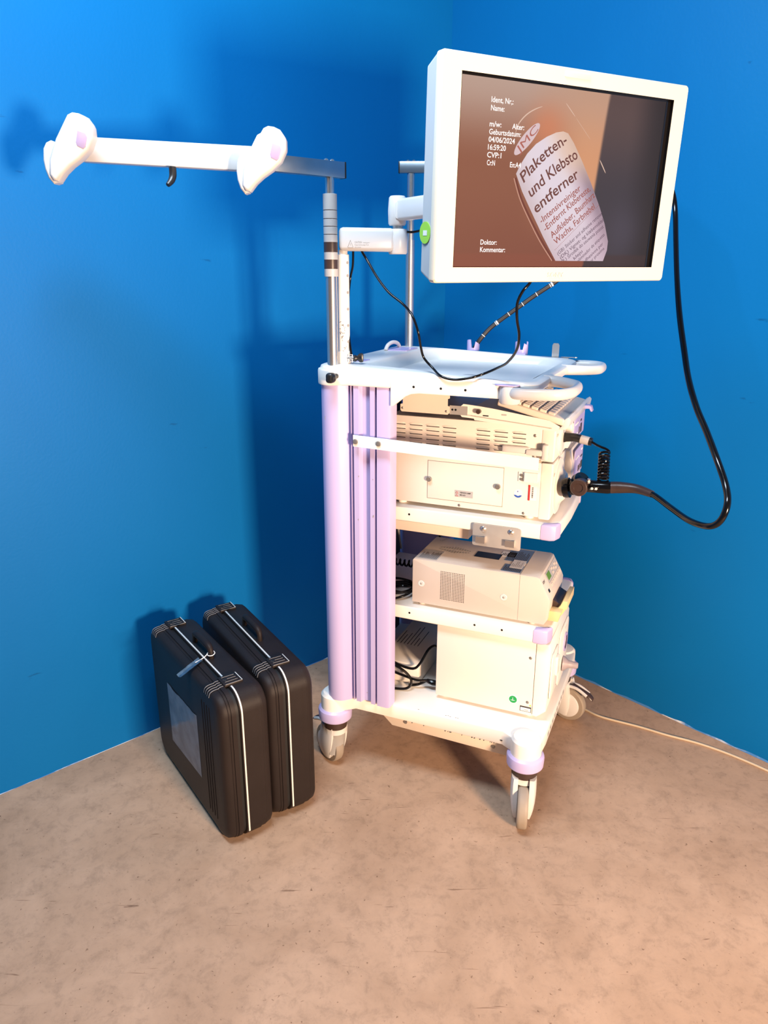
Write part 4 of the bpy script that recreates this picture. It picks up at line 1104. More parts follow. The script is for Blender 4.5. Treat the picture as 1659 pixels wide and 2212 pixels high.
for A, B in ((L0, L1), (L1, L2), (L2, L3)):
    for i in range(len(A)): b.faces.new((A[i], A[(i + 1) % len(A)], B[(i + 1) % len(A)], B[i]))
b.faces.new(L0[::-1]); b.faces.new(L3); bmesh.ops.recalc_face_normals(b, faces=b.faces); g._merge(b)
g.box(-0.06, 0.06, 0.07, 0.098, -0.06, 0.06, bev=0.004)
hs = part('housing', g, SIDE, mon, ang=30)
g = G(); g.lathe([(0, 0), (0.0195, 0), (0.0195, 0.0012), (0, 0.0012)], (-0.2985, 0.030, -0.102), (-1, 0, 0), 32)
sk = part('round_sticker', g, GREENST, mon, label='lime green round sticker')
part('sticker_print', G().box(-0.3001, -0.2997, 0.022, 0.036, -0.107, -0.098), PAPER, sk)
g = G(); g.prism(rrect(-0.031, 0.031, 0.1745, 0.1850, 0.002), 'y', -0.0092, -0.0076, bev=0.0006); part('indicator_strip', g, BEZ, mon)
g = G(); text_on(g, 'SONY', (-0.0300, -0.0092, -0.1810), (1, 0, 0), (0, 0, 1), 0.042, 0.0085, bold=0.02)
part('logo', g, mat('raised_cream_lettering', (0.66, 0.63, 0.58, 1), 0.3), mon)

# what the screen shows
def emi(name, c, s=1.0):
    m = bpy.data.materials.new(name); m.use_nodes = True; nt = m.node_tree
    b = nt.nodes['Principled BSDF']; b.inputs['Base Color'].default_value = (0.01, 0.01, 0.01, 1); b.inputs['Roughness'].default_value = 0.35; b.inputs['Specular IOR Level'].default_value = 0.12
    b.inputs['Emission Strength'].default_value = s
    if c == 'attr':
        a = nt.nodes.new('ShaderNodeAttribute'); a.attribute_name = 'picture'; nt.links.new(a.outputs['Color'], b.inputs['Emission Color'])
    else: b.inputs['Emission Color'].default_value = c
    return m
ES = 0.62
def lerp(a, b, t): t = max(0, min(1, t)); return tuple(x + (y - x) * t for x, y in zip(a, b))
def sm(a, b, x): t = max(0, min(1, (x - a) / (b - a))); return t * t * (3 - 2 * t)
def lin(c): return srgb(*c)[:3]
def picture(x, z):
    t = max(0.0, (0.162 - z) / 0.324)                                   # 0 top, 1 bottom
    left = lerp((196, 165, 150), (150, 92, 70), sm(0.0, 0.45, t)); left = lerp(left, (140, 80, 62), sm(0.45, 1.0, t))
    warm = lerp((205, 160, 135), (226, 160, 118), sm(0, 0.4, t))
    c = lerp(left, warm, sm(-0.12, 0.05, x) * (1 - sm(0.55, 0.9, t)))
    dz = math.hypot(x + 0.055, (z - 0.088) * 1.1); c = lerp(c, (226, 135, 95), 0.7 * math.exp(-(dz / 0.045) ** 2))
    dk = 0.0942 - 0.0265 * t ** 0.8
    dark = lerp((92, 72, 72), (62, 56, 66), sm(0.1, 0.6, t)); dark = lerp(dark, (40, 34, 40), sm(0.15, 0.25, x))
    d2 = math.hypot(x - 0.17, z + 0.09); dark = lerp(dark, (84, 78, 96), 0.45 * math.exp(-(d2 / 0.05) ** 2))
    c = lerp(c, dark, sm(dk - 0.004, dk + 0.004, x))
    if t > 0.93: c = lerp(c, (70, 45, 45) if x > dk else (150, 80, 62), 0.5)
    return lin(c)
NX, NZ = 160, 60
b = bmesh.new(); cl_ = b.loops.layers.float_color.new('picture')
gv = [[b.verts.new(Vector((-0.2585 + 0.517 * i / NX, 0.0, -0.162 + 0.3245 * j / NZ))) for i in range(NX + 1)] for j in range(NZ + 1)]
for j in range(NZ):
    for i in range(NX):
        f = b.faces.new((gv[j][i], gv[j][i + 1], gv[j + 1][i + 1], gv[j + 1][i]))
        for lp in f.loops: lp[cl_] = (*picture(lp.vert.co.x, lp.vert.co.z), 1)
me = bpy.data.meshes.new('screen'); b.to_mesh(me); b.free(); me.materials.append(emi('screen_picture', 'attr', ES))
scr = bpy.data.objects.new('screen', me); COL.objects.link(scr); scr.parent = mon
g = G(); g.box(0.2455, 0.2585, -0.0006, 0.0002, -0.162, 0.1623); g.box(-0.2585, 0.2585, -0.0006, 0.0002, 0.1585, 0.1623); g.box(0.2575, 0.2584, -0.0078, 0.0, -0.1622, 0.1622); g.box(-0.2584, 0.2584, -0.0078, 0.0, -0.1622, -0.1614); g.box(-0.2584, 0.2584, -0.0078, 0.0, 0.1614, 0.1622); g.box(-0.2584, -0.2575, -0.0078, 0.0, -0.1622, 0.1622)
part('screen_edge', g, SCREENGLASS, mon)
CLIPS = [(Vector((0, 0, -0.1500)), Vector((0, 0, -1)))]
LAB = [(-0.1213, 0.006), (-0.113, 0.0216), (-0.0985, 0.042), (-0.0795, 0.0597), (-0.0557, 0.0734), (-0.0333, 0.0825), (-0.0165, 0.0856), (-0.0041, 0.0831), (0.0124, 0.0675), (0.0395, 0.0348), (0.0682, -0.0037), (0.0956, -0.0438), (0.1153, -0.0768), (0.130, -0.1109), (0.130, -0.1284), (0.1222, -0.1500), (-0.0062, -0.1500), (-0.0432, -0.1052), (-0.0793, -0.0575), (-0.1041, -0.024)]
def flatpoly(P, y):
    b = bmesh.new(); f = b.faces.new([b.verts.new(Vector((p[0], y, p[1]))) for p in P])
    bmesh.ops.triangulate(b, faces=b.faces[:]); g = G(); g._merge(b); return g
def colgrid(P, y, colf, n=44):
    """a flat picture area cut to the outline P, with its own colour per corner"""
    b = bmesh.new(); f = b.faces.new([b.verts.new(Vector((p[0], y, p[1]))) for p in P])
    xs = [p[0] for p in P]; zs = [p[1] for p in P]
    for i in range(1, n):
        x = min(xs) + (max(xs) - min(xs)) * i / n; bmesh.ops.bisect_plane(b, geom=b.verts[:] + b.edges[:] + b.faces[:], plane_co=(x, 0, 0), plane_no=(1, 0, 0))
        z = min(zs) + (max(zs) - min(zs)) * i / n; bmesh.ops.bisect_plane(b, geom=b.verts[:] + b.edges[:] + b.faces[:], plane_co=(0, 0, z), plane_no=(0, 0, 1))
    lay = b.loops.layers.float_color.new('picture')
    for f in b.faces:
        for lp in f.loops: lp[lay] = (*colf(lp.vert.co.x, lp.vert.co.z), 1)
    me = bpy.data.meshes.new('picture_area'); b.to_mesh(me); b.free(); return me
ax_ = Vector((0.55, 0, -0.83)).normalized()             # along the bottle, cap to base
def labcol(x, z):
    q = (x + 0.12) * 0.83 + (z - 0.0) * 0.55             # across the bottle
    c = lerp((206, 186, 190), (226, 212, 222), sm(-0.01, 0.05, q)); c = lerp(c, (196, 172, 186), sm(0.10, 0.135, q)); c = lerp(c, (150, 128, 142), sm(0.125, 0.15, q))
    a = x * 0.55 - z * 0.83
    c = lerp(c, (196, 168, 182), 0.55 * sm(0.05, 0.17, a))
    c = lerp(c, (236, 200, 172), 0.75 * sm(-0.02, 0.05, z) * sm(0.075, 0.135, q))
    return lin(c)
me = colgrid(LAB, -0.0004, labcol); me.materials.append(emi('picture_label', 'attr', ES * 1.15))
o = bpy.data.objects.new('bottle_picture', me); COL.objects.link(o); o.parent = scr
def strip(g, pts, w, y):
    P = [Vector((p[0], 0, p[1])) for p in pts]; P, _ = spline(P, [0] * len(P), 6)
    b = bmesh.new(); prev = None
    for i, p in enumerate(P):
        t = (P[min(i + 1, len(P) - 1)] - P[max(i - 1, 0)]).normalized(); n = Vector((-t.z, 0, t.x))
        k = sin(pi * i / (len(P) - 1)) ** 0.5 if len(w) > 1 and w[1] else 1
        a, c = b.verts.new(p + n * w[0] * k + Vector((0, y, 0))), b.verts.new(p - n * w[0] * k + Vector((0, y, 0)))
        if prev: b.faces.new((prev[0], a, c, prev[1]))
        prev = (a, c)
    g._merge(b)
g = G()
strip(g, [(-0.1294, 0.0727), (-0.1255, 0.0869), (-0.116, 0.0991), (-0.1022, 0.1101), (-0.0857, 0.1184), (-0.071, 0.1235)], (0.0011, 1), -0.0003)
strip(g, [(-0.0166, 0.1344), (0.0104, 0.1123)], (0.0007, 1), -0.0003); strip(g, [(0.0828, 0.0422), (0.1028, 0.0178)], (0.0011, 1), -0.0006)
strip(g, [(0.0104, 0.1123), (0.055, 0.075)], (0.0003, 1), -0.0003)
part('picture_highlight', g, emi('picture_highlight', (*lin((236, 200, 180)), 1), ES), scr)
g = G(); strip(g, [(-0.1254, -0.0018), (-0.1088, -0.036), (-0.0851, -0.0701), (-0.0517, -0.1121), (-0.0153, -0.1499)], (0.0010, 0), -0.0003)
part('picture_edge', g, emi('picture_edge', (*lin((214, 160, 140)), 1), ES), scr)
g = G(); strip(g, [(-0.1215, -0.0010), (-0.1058, -0.034), (-0.0825, -0.067), (-0.0478, -0.110), (-0.0110, -0.1499)], (0.0018, 0), -0.00028)
part('picture_edge', g, emi('picture_edge_dark', (*lin((120, 58, 48)), 1), ES), scr)
# oval emblem
oc = Vector((-0.1015, 0, 0.0664)); od = Vector((cos(radians(46)), 0, sin(radians(46)))); on = Vector((-od.z, 0, od.x))
def oval(a, c, y, n=40): return [(oc.x + od.x * a * cos(2 * pi * i / n) + on.x * c * sin(2 * pi * i / n), oc.z + od.z * a * cos(2 * pi * i / n) + on.z * c * sin(2 * pi * i / n)) for i in range(n)]
part('emblem', flatpoly(oval(0.0385, 0.0108, 0), -0.0004), emi('emblem_field', (*lin((222, 196, 200)), 1), ES * 1.1), scr)
TXD = emi('picture_text_brown', (*lin((118, 68, 62)), 1), ES)
TXR = emi('picture_text_red', (*lin((166, 84, 74)), 1), ES)
TXV = emi('picture_text_violet', (*lin((92, 66, 88)), 1), ES)
TXW = emi('picture_text_white', (*lin((246, 236, 232)), 1), ES * 1.5)
g = G(); q = oc - od * 0.030 - on * 0.0062 + Vector((0, -0.0006, 0))
text_on(g, 'JMC', q, od, on, 0.060, 0.0130, bold=0.0)
part('emblem_letters', g, emi('emblem_letters', (*lin((186, 104, 92)), 1), ES), scr)
def ln(g, txt, s_, e_, h_, bend=0.0, bold=0.0, frac=1.0, sq=0.0):
    s_ = Vector((s_[0], -0.0007, s_[1])); e_ = Vector((e_[0], -0.0007, e_[1])); d = e_ - s_
    xd = d.normalized(); hh = h_
    yd = Vector((-xd.z, 0, xd.x))
    text_on(g, txt, s_, xd, yd, d.length, hh, bold=bold, bend=bend, clip=CLIPS, squeeze=sq)
g = G()
ln(g, 'Plaketten-', (-0.1016, -0.0092), (-0.003, 0.0664), 0.0195, 0.006, 0.012, sq=0.10); ln(g, 'und Klebsto', (-0.0818, -0.0345), (0.0271, 0.0419), 0.0205, 0.004, 0.012, sq=0.12); ln(g, 'entferner', (-0.0657, -0.0628), (0.0343, 0.0075), 0.0205, 0.002, 0.012, sq=0.08)
part('picture_text', g, TXD, scr)
g = G()
ln(g, '-Intensivreiniger', (-0.0506, -0.0808), (0.0422, -0.0154), 0.0125, 0.001, 0.006); ln(g, '-Entfernt Klebereste,', (-0.0389, -0.0953), (0.0676, -0.0152), 0.0125, 0.001, 0.006, sq=0.15); ln(g, 'Aufkleber, Baumharz', (-0.0206, -0.1073), (0.0810, -0.0261), 0.0125, 0.0, 0.006, sq=0.15); ln(g, 'Wachs, Farbnebel', (-0.010, -0.1196), (0.0843, -0.0475), 0.0125, 0.0, 0.006, sq=0.1)
for i in range(38):
    t = i / 37; x, z = -0.0101 + 0.1031 * t, -0.1288 + 0.0866 * t
    if z > -0.149: g.box(x - 0.0006, x + 0.0006, -0.0008, -0.0006, z - 0.0006, z + 0.0006)
part('picture_text', g, TXR, scr)
g = G()
ln(g, '(GB) Sticker and adhesive remover', (-0.0009, -0.1397), (0.1068, -0.0587), 0.0075, 0, 0.0, sq=0.15); ln(g, '(DK) Vignet- og klæbemiddel', (0.0072, -0.1473), (0.1110, -0.0720), 0.0075, 0, 0.0, sq=0.15); ln(g, '(PL) Środek do usuwania pozost', (0.0100, -0.1575), (0.1140, -0.0840), 0.0075, 0, 0.0, sq=0.15)
ln(g, 'kleju', (0.0432, -0.1484), (0.0633, -0.1325), 0.0070); ln(g, 'eliminador de etiquetas', (0.0545, -0.153), (0.1189, -0.0990), 0.0070, sq=0.1); ln(g, 'adhesivos per', (0.0700, -0.1555), (0.1180, -0.1170), 0.0068, sq=0.1); ln(g, 'por proxima', (0.0860, -0.1560), (0.1225, -0.1260), 0.0066)
part('picture_text', g, TXV, scr)
W = lambda t, x, z, w: part('screen_text', text_on(G(), t, (x, -0.0009, z), (1, 0, 0), (0, 0, 1), w, 0.0090, bold=0.014), TXW, scr)
W('Ident, Nr,:', -0.1882, 0.1208, 0.049); W('Name:', -0.1882, 0.1074, 0.030); W('m/w:', -0.1890, 0.0815, 0.0262); W('Alter:', -0.1381, 0.0808, 0.0275)
W('Geburtsdatum:', -0.1890, 0.0687, 0.072); W('04/06/2024', -0.1892, 0.0561, 0.0595); W('16:59:20', -0.1898, 0.0432, 0.0405); W('CVP:1', -0.1905, 0.0304, 0.0320); W('Cr:N', -0.1899, 0.0172, 0.0180); W('En:A4', -0.1372, 0.0165, 0.0253)
W('Doktor:', -0.1939, -0.1210, 0.038); W('Kommentar:', -0.1939, -0.1344, 0.059)

# ------------------------------------------------------------------ cables of the monitor
def world_cable(name, label, cat, pts, r, m, smooth=8, n=12):
    b_ = Vector(pts[0]); t = thing(name, label, cat, tuple(b_)); g = G(); g.tube(pts, r, n=n, smooth=smooth); part('cable', g, m, t); return t
world_cable('monitor_cable', 'thin black cable sagging from the arm over the tray up to the monitor', 'cable',
    [(-0.060, 2.014, 1.56), (-0.057, 2.014, 1.55), (-0.043, 2.007, 1.528), (-0.018, 1.973, 1.488), (0.011, 1.94, 1.453), (0.046, 1.911, 1.426), (0.068, 1.882, 1.401), (0.083, 1.869, 1.363), (0.091, 1.880, 1.325), (0.100, 1.888, 1.296), (0.122, 1.878, 1.272), (0.1416, 1.8452, 1.2555), (0.1744, 1.8300, 1.2495), (0.2138, 1.8154, 1.2565), (0.246, 1.820, 1.2660), (0.272, 1.790, 1.283), (0.287, 1.744, 1.301), (0.296, 1.681, 1.335), (0.293, 1.64, 1.371), (0.283, 1.62, 1.406), (0.28, 1.61, 1.44), (0.288, 1.597, 1.465), (0.305, 1.604, 1.486), (0.318, 1.640, 1.53)], 0.0031, CABLE)
world_cable('post_cable', 'thin black cable hanging down straight beside the perforated post', 'cable',
    [(-0.082, 2.040, 1.556), (-0.084, 2.050, 1.517), (-0.091, 2.060, 1.487), (-0.096, 2.052, 1.44), (-0.097, 2.029, 1.369), (-0.092, 2.012, 1.316), (-0.085, 2.003, 1.275)], 0.0030, CABLE)
world_cable('joint_cable', 'short black cable from the arm joint to the monitor back', 'cable',
    [(0.058, 2.02, 1.600), (0.075, 2.02, 1.600), (0.110, 1.97, 1.605), (0.150, 1.90, 1.610), (0.200, 1.80, 1.615)], 0.0030, CABLE)

# ------------------------------------------------------------------ endoscope
en = thing('endoscope', 'thick glossy black endoscope hose looping out on the right from the light source', 'endoscope', (0.53, 1.92, 0.95))
loop = [(0.642, 1.797, 0.979), (0.668, 1.754, 0.977), (0.687, 1.677, 0.966), (0.698, 1.592, 0.963), (0.714, 1.531, 0.971), (0.727, 1.507, 0.992), (0.737, 1.508, 1.028), (0.743, 1.54, 1.061), (0.736, 1.587, 1.111), (0.735, 1.656, 1.159), (0.73, 1.712, 1.202), (0.732, 1.782, 1.257), (0.742, 1.854, 1.316), (0.75, 1.934, 1.4), (0.763, 2.015, 1.489), (0.776, 2.088, 1.583), (0.782, 2.132, 1.655), (0.776, 2.148, 1.702), (0.759, 2.159, 1.738), (0.737, 2.195, 1.775), (0.705, 2.290, 1.822), (0.660, 2.400, 1.842), (0.625, 2.466, 1.837), (0.604, 2.503, 1.800), (0.600, 2.500, 1.700), (0.598, 2.460, 1.600), (0.592, 2.432, 1.542)]
part('universal_cord', G().tube(loop, [0.0074] * 14 + [0.0068] * (len(loop) - 14), n=16, smooth=8), CABLE, en)
part('boot', G().tube([(0.586, 1.827, 0.974), (0.607, 1.817, 0.977), (0.642, 1.797, 0.979), (0.668, 1.757, 0.977)], [0.0155, 0.0150, 0.0118, 0.0088], n=20, smooth=6), BROWN, en)
fwd = (Vector((0.586, 1.827, 0.976)) - Vector((0.483, 1.879, 0.956))).normalized()
S0 = Vector((0.483, 1.879, 0.958))
g = G(); g.lathe([(0, -0.006), (0.025, -0.006), (0.027, 0.0), (0.027, 0.010), (0.020, 0.014), (0.020, 0.03), (0, 0.03)], S0, fwd, 32)
K1 = Vector((0.538, 1.846, 0.972)); K2 = Vector((0.592, 1.824, 0.974))
g.lathe([(0, -0.03), (0.014, -0.03), (0.0165, -0.02), (0.0165, 0.045), (0.0150, 0.052), (0, 0.052)], K1, (K2 - K1), 32)
part('connector_body', g, CABLE, en)
dd = (Vector((0, 0, 1.5)) - Vector((0.502, 1.827, 0.975))).normalized(); dd = (dd + Vector((-0.25, 0, -0.25))).normalized()
KC = Vector((0.504, 1.832, 0.972))
part('disc_knob', G().lathe([(0, -0.028), (0.020, -0.028), (0.0225, -0.012), (0.0225, 0.002), (0.020, 0.0045), (0.012, 0.0045), (0.0115, 0.0025), (0, 0.0025)], KC, dd, 36), BROWN, en)
part('drum', G().lathe([(0, -0.03), (0.020, -0.028), (0.024, -0.015), (0.022, 0.0), (0, 0.002)], Vector((0.520, 1.862, 0.985)), (0.25, -0.6, 0.55), 32), mat('dark_blue_black', (0.006, 0.016, 0.035, 1), 0.15), en)
g = G()
for p in ((0.5275, 1.826, 0.989), (0.532, 1.810, 0.975), (0.542, 1.808, 0.975)): g.cyl(Vector(p) + Vector((0, 0.012, -0.003)), Vector(p) + Vector((-0.001, -0.004, 0.002)), 0.0034, n=12)
g.cyl((0.5275, 1.829, 0.985), (0.527, 1.827, 0.997), 0.0042, n=12)
part('pin', g, STEEL, en)
# graduated insertion tube
ins = [(0.286, 2.462, 1.225), (0.290, 2.462, 1.251), (0.298, 2.461, 1.27), (0.314, 2.457, 1.296), (0.345, 2.458, 1.331), (0.388, 2.453, 1.365), (0.427, 2.447, 1.394), (0.471, 2.442, 1.427), (0.512, 2.435, 1.455), (0.546, 2.433, 1.479), (0.573, 2.431, 1.507), (0.592, 2.432, 1.542)]
it = part('insertion_tube', G().tube(ins, 0.0070, n=16, smooth=8), RUBBER, en)
PV = [Vector(p) for p in ins]
P_, _r = spline(PV, [0] * len(PV), 12)
def markpos(f):
    L = [0]
    for a, b_ in zip(P_, P_[1:]): L.append(L[-1] + (b_ - a).length)
    t = f * L[-1]
    for i in range(1, len(L)):
        if L[i] >= t: 
            k = (t - L[i - 1]) / (L[i] - L[i - 1]); return P_[i - 1].lerp(P_[i], k), (P_[i] - P_[i - 1]).normalized()
g = G()
for f, w in ((0.20, 0.0018), (0.32, 0.0018), (0.332, 0.0045), (0.43, 0.0018), (0.545, 0.0018), (0.66, 0.0018), (0.765, 0.0018), (0.78, 0.005)):
    p, t = markpos(f); part('white_mark', G().cyl(p - t * w / 2, p + t * w / 2, 0.0073, n=16), INKW, it)

# coiled video lead
vl = thing('coiled_video_lead', 'short black coiled lead with a flat plug in the front of the video processor', 'cable', (0.47, 1.93, 1.08))
p0, p1, p2 = Vector((0.466, 1.934, 1.083)), Vector((0.505, 1.916, 1.086)), Vector((0.545, 1.893, 1.079))
part('plug', G().tube([p0 - Vector((0.006, 0, 0)), p0, p0.lerp(p1, 0.5), p1, p1.lerp(p2, 0.5), p2], [0.019, 0.0185, 0.0120, 0.0110, 0.0112, 0.0105], n=20, smooth=5).box(0.461, 0.476, 1.913, 1.932, 1.094, 1.110, bev=0.004), BLACK, vl)
q0, q1 = p1.lerp(p2, 0.35), p1.lerp(p2, 0.85)
part('silver_band', G().lathe([(0.0096, 0), (0.0115, 0.0005), (0.0113, (q1 - q0).length - 0.0005), (0.0096, (q1 - q0).length)], q0, q1 - q0, 24), GLABEL, vl)
pts = [(0.545, 1.893, 1.079), (0.559, 1.89, 1.071), (0.571, 1.888, 1.066), (0.580, 1.885, 1.063), (0.588, 1.882, 1.058)]
n = 9; axis0 = Vector((0.577, 1.881, 1.052)); axis1 = Vector((0.566, 1.834, 0.990))
ad2 = (axis1 - axis0).normalized(); ax, ay = frame(ad2)
for i in range(n * 10 + 1):
    a = 2 * pi * i / 10; pts.append(tuple(axis0.lerp(axis1, i / (n * 10)) + (ax * cos(a) + ay * sin(a)) * 0.0125))
pts.append(tuple(axis1 + Vector((0, 0, -0.012))))
part('coil', G().tube(pts, 0.0032, n=8, smooth=2), CABLE, vl)

# ------------------------------------------------------------------ cable along the floor
fc = [(0.60, 2.45, 0.004), (0.64, 2.42, 0.004), (0.69, 2.345, 0.004), (0.728, 2.303, 0.004), (0.774, 2.257, 0.004), (0.886, 2.199, 0.004), (0.965, 2.151, 0.004), (1.043, 2.111, 0.004), (1.105, 2.068, 0.004), (1.160, 2.020, 0.004), (1.217, 1.961, 0.004), (1.30, 1.87, 0.004), (1.42, 1.76, 0.004)]
world_cable('floor_cable', 'thin beige cable snaking over the floor towards the right wall', 'cable', fc, 0.0040, BCABLE)

# ------------------------------------------------------------------ hard-shell cases
def make_case(name, label, cx, cy, yaw):
    t = thing(name, label, 'carrying case', (cx, cy, 0), yaw, 'pair of hard-shell cases on the floor', world=(cx, cy, 0))
    TH[t.name] = Vector((0, 0, 0))
    Lh, Th, Hh, Q = 0.276, 0.070, 0.456, -0.019
    Z0 = 0.002
    def shell(y0, y1, sgn):
        # rounded slab built from outlines that grow towards the seam
        b = bmesh.new(); rings = []
        secs = [(0.0, 0.022, 0.045), (0.003, 0.010, 0.050), (0.009, 0.004, 0.052), (0.020, 0.0015, 0.052), (0.0235, 0.0015, 0.052), (0.0245, 0.0, 0.052), (1.0, 0.0, 0.052)]
        D = abs(y1 - y0)
        for d, ins, r in secs:
            y = y0 + sgn * (D if d == 1.0 else d)
            rings.append([b.verts.new(Vector((p[0], y, p[1]))) for p in rrect(-Lh + ins, Lh - ins, Z0 + ins, Hh - ins, r - ins * 0.3, 8)])
        for A, B in zip(rings, rings[1:]):
            for i in range(len(A)): b.faces.new((A[i], A[(i + 1) % len(A)], B[(i + 1) % len(A)], B[i]))
        b.faces.new(rings[0]); b.faces.new(rings[-1])
        bmesh.ops.recalc_face_normals(b, faces=b.faces)
        g = G(); g._merge(b); return g
    front = part('shell_half', shell(-Th, Q - 0.0065, 1), CASE, t, ang=40)
    part('shell_half', shell(Th, Q + 0.0025, -1), CASE, t, ang=40)
    # seam lip and dark groove
    g = G()
    b = bmesh.new()
    for (ya, yb, ins) in ((Q - 0.0070, Q + 0.0030, 0.0035),):
        A = [b.verts.new(Vector((p[0], ya, p[1]))) for p in rrect(-Lh + ins, Lh - ins, Z0 + ins, Hh - ins, 0.050, 8)]
        B = [b.verts.new(Vector((p[0], yb, p[1]))) for p in rrect(-Lh + ins, Lh - ins, Z0 + ins, Hh - ins, 0.050, 8)]
        for i in range(len(A)): b.faces.new((A[i], A[(i + 1) % len(A)], B[(i + 1) % len(A)], B[i]))
    bmesh.ops.recalc_face_normals(b, faces=b.faces); g._merge(b)
    part('seam', g, CASEGAP, t)
    # raised band on the right half
    g = G(); b = bmesh.new(); rr = []
    for y, o_ in ((Q + 0.003, 0.0), (Q + 0.0035, 0.0035), (Q + 0.048, 0.0035), (Q + 0.0495, 0.0)):
        rr.append([b.verts.new(Vector((p[0], y, p[1]))) for p in rrect(-Lh - o_, Lh + o_, Z0 - 0.0015 if o_ else Z0, Hh + o_, 0.054, 8)])
    for A, B in zip(rr, rr[1:]):
        for i in range(len(A)): b.faces.new((A[i], A[(i + 1) % len(A)], B[(i + 1) % len(A)], B[i]))
    bmesh.ops.recalc_face_normals(b, faces=b.faces); g._merge(b)
    band = part('raised_band', g, CASE, t, ang=40)
    g = G(); b = bmesh.new(); rr = []
    for y, o_ in ((Q - 0.0205, 0.0), (Q - 0.020, 0.003), (Q - 0.0075, 0.003), (Q - 0.007, 0.0)):
        rr.append([b.verts.new(Vector((p[0], y, p[1]))) for p in rrect(-Lh - o_, Lh + o_, Z0, Hh + o_, 0.054, 8)])
    for A, B in zip(rr, rr[1:]):
        for i in range(len(A)): b.faces.new((A[i], A[(i + 1) % len(A)], B[(i + 1) % len(A)], B[i]))
    bmesh.ops.recalc_face_normals(b, faces=b.faces); g._merge(b)
    part('raised_band', g, CASE, t, ang=40)
    # light trim strip along the seam: top between the latches, and down the front end
    yt = Q + 0.0085
    g = G()
    def ribbon(P, w, th):
        bb = bmesh.new(); n = len(P)
        prev = None
        for i, (x, z) in enumerate(P):
            a = Vector((P[max(i - 1, 0)][0], 0, P[max(i - 1, 0)][1])); c = Vector((P[min(i + 1, n - 1)][0], 0, P[min(i + 1, n - 1)][1]))
            tt = (c - a).normalized(); nn = Vector((tt.z, 0, -tt.x))
            p = Vector((x, yt, z)); q = [p - Vector((0, w, 0)), p - Vector((0, w, 0)) + nn * -th, p + Vector((0, w, 0)) + nn * -th, p + Vector((0, w, 0))]
            q = [bb.verts.new(k) for k in q]
            if prev:
                for k in range(4): bb.faces.new((prev[k], prev[(k + 1) % 4], q[(k + 1) % 4], q[k]))
            else: bb.faces.new(q)
            prev = q
        bb.faces.new(prev[::-1]); bmesh.ops.recalc_face_normals(bb, faces=bb.faces); g._merge(bb)
    ribbon([(-0.194, Hh + 0.0035), (0.0, Hh + 0.0035), (0.162, Hh + 0.0035)], 0.0022, 0.0012)
    P = [(0.219, Hh + 0.0035)]
    for i in range(9):
        a = radians(90 - 90 * i / 8); P.append((Lh + 0.0035 - 0.054 + 0.054 * cos(a), Hh + 0.0035 - 0.054 + 0.054 * sin(a)))
    P += [(Lh + 0.0035, 0.25), (Lh + 0.0035, 0.035)]
    ribbon(P, 0.0022, 0.0012)
    ribbon([(-0.268, Hh - 0.014), (-0.258, Hh - 0.004), (-0.248, Hh + 0.001)], 0.0022, 0.0012)
    part('trim_strip', g, TRIMW, t)
    # latches
    for x in (-0.221, 0.190):
        lt = part('latch', G().box(x - 0.025, x + 0.025, Q - 0.008, Q + 0.046, Hh + 0.000, Hh + 0.0085, bev=0.003, seg=2), CASE, t)
        g = G(); g.box(x - 0.023, x + 0.023, Q + 0.0425, Q + 0.0445, Hh + 0.0083, Hh + 0.0092)
        part('latch_edge', g, TRIMW, lt)
        g = G()
        for k in (0, 1, 2): g.box(x - 0.016 + k * 0.013, x - 0.0150 + k * 0.013, Q + 0.0, Q + 0.036, Hh + 0.0082, Hh + 0.0090)
        g.box(x + 0.0228, x + 0.0240, Q - 0.004, Q + 0.043, Hh + 0.008, Hh + 0.0090)
        part('latch_rib', g, INKG, lt)
        part('latch_catch', G().lathe([(0, 0), (0.006, 0), (0.004, 0.0015), (0, 0.0015)], (x - 0.002, Q + 0.006, Hh + 0.0082), (0, 0, 1), 14), CASEGAP, lt)
        g = G()
        for k in range(4):
            xx = x - 0.015 + k * 0.011
            g.tube([(xx, -0.028, Hh + 0.0034), (xx, -0.037, Hh + 0.0032), (xx, -0.042, Hh + 0.0006), (xx, -0.050, Hh + 0.0003), (xx, -0.0595, Hh - 0.0014), (xx, -0.0665, Hh - 0.0060), (xx, -0.0700, Hh - 0.017)], 0.0011, n=6, smooth=4)
        part('corner_rib', g, mat('pale_rib_' + str(len(bpy.data.materials)), (0.14, 0.15, 0.17, 1), 0.35), t)  # ribs in a paler grey than the shell
    # grooves down the left face near the front
    g = G()
    for k in range(4): g.box(0.150 + k * 0.017, 0.1515 + k * 0.017, -Th - 0.0012, -Th + 0.001, 0.05, Hh - 0.05)
    part('face_rib', g, CASE, t)
    # handle
    hx0, hx1 = -0.072, 0.048
    h = part('handle', G().tube([(hx0, 0.006, Hh - 0.002), (hx0, 0.006, Hh + 0.020), (hx0 + 0.008, 0.006, Hh + 0.033), (hx0 + 0.03, 0.006, Hh + 0.037), (hx1 - 0.03, 0.006, Hh + 0.037), (hx1 - 0.008, 0.006, Hh + 0.033), (hx1, 0.006, Hh + 0.020), (hx1, 0.006, Hh - 0.002)], [0.0075, 0.0075, 0.009, 0.0105, 0.0105, 0.009, 0.0075, 0.0075], n=14, smooth=6), CASE, t, ang=60)
    g = G(); g.prism(rrect(hx0 + 0.012, hx1 - 0.012, -0.006, 0.018, 0.005), 'z', Hh + 0.003, Hh + 0.0045); part('handle_recess', g, CASEGAP, t)
    for x in (-0.19, 0.20):
        for y in (-0.052, 0.052):
            part('foot', G().box(x - 0.017, x + 0.017, y - 0.013, y + 0.013, 0.0, 0.012, bev=0.003), RUBBER, t)
    return t
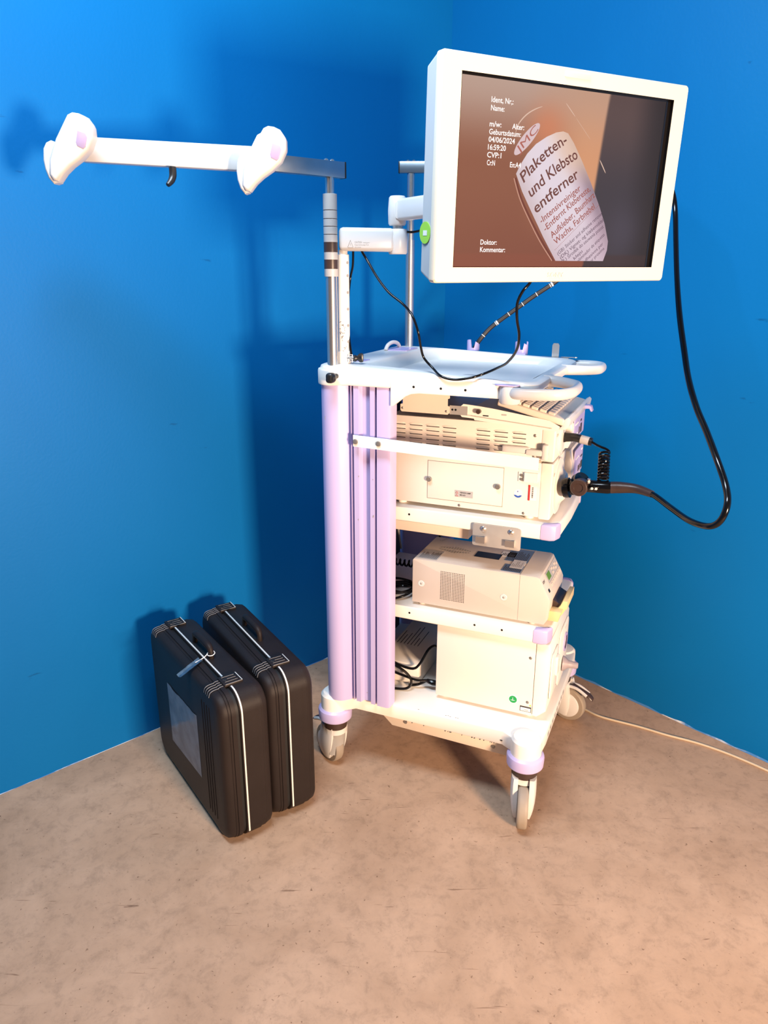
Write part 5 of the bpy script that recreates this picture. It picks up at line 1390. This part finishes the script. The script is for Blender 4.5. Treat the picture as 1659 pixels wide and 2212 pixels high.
c1_ = make_case('hard_case', 'black hard-shell case with a clear document pocket, nearest the viewer', -0.522, 1.894, radians(-54.6))
c2_ = make_case('hard_case', 'black hard-shell case without pocket, between its twin and the trolley', -0.399, 2.001, radians(-58.0))
# document pocket on the first case
g = G(); b = bmesh.new(); n = 14; m = 8; random.seed(2); rows = []
for j in range(m + 1):
    row = []
    for i in range(n + 1):
        x = -0.134 + 0.237 * i / n; z = 0.114 + 0.206 * j / m + 0.010 * i / n
        if j == m: z -= 0.004 * random.random()
        row.append(b.verts.new(Vector((x, -0.0705 - 0.0022 * random.random() * (0 < i < n) * (j > 0), z))))
    rows.append(row)
for j in range(m):
    for i in range(n): b.faces.new((rows[j][i], rows[j][i + 1], rows[j + 1][i + 1], rows[j + 1][i]))
bmesh.ops.solidify(b, geom=b.faces[:], thickness=0.0006); bmesh.ops.recalc_face_normals(b, faces=b.faces); g._merge(b)
part('document_pocket', g, PTRANS, c1_, ang=60, label='clear plastic document pocket')
# tag tied to the handle
tg = thing('luggage_tag', 'crumpled clear plastic tag tied with a white string to the case handle', 'tag', (0.062, 0.018, 0.48), 0)
tg.parent = None
TH[tg.name] = Vector((0, 0, 0)); tg.location = c1_.location; tg.rotation_euler = c1_.rotation_euler
g = G(); g.tube([(0.038, 0.008, 0.476), (0.042, -0.003, 0.473), (0.052, -0.003, 0.471), (0.058, 0.006, 0.472), (0.054, 0.015, 0.475), (0.043, 0.015, 0.477)], 0.0012, n=8, closed=True)
g.tube([(0.044, -0.003, 0.473), (0.047, -0.014, 0.468), (0.050, -0.026, 0.4655), (0.054, -0.044, 0.4635)], 0.0012, n=8)
part('string', g, INKW, tg)
b = bmesh.new(); rows = []; random.seed(7)
for j in range(11):
    row = []
    p = Vector((0.050, -0.026, 0.4625)).lerp(Vector((0.088, -0.104, 0.452)), j / 10)
    for i in range(4):
        k = (i / 3 - 0.5) * 0.020
        row.append(b.verts.new(p + Vector((k, k * 0.3, 0.0015 * random.random() + 0.002 + (0.004 if i in (0, 3) else 0)))))
    rows.append(row)
for A, B in zip(rows, rows[1:]):
    for i in range(3): b.faces.new((A[i], A[i + 1], B[i + 1], B[i]))
bmesh.ops.solidify(b, geom=b.faces[:], thickness=0.0006); bmesh.ops.recalc_face_normals(b, faces=b.faces)
g = G(); g._merge(b); part('clear_sleeve', g, FILM, tg, ang=15)

bpy.context.view_layer.update()
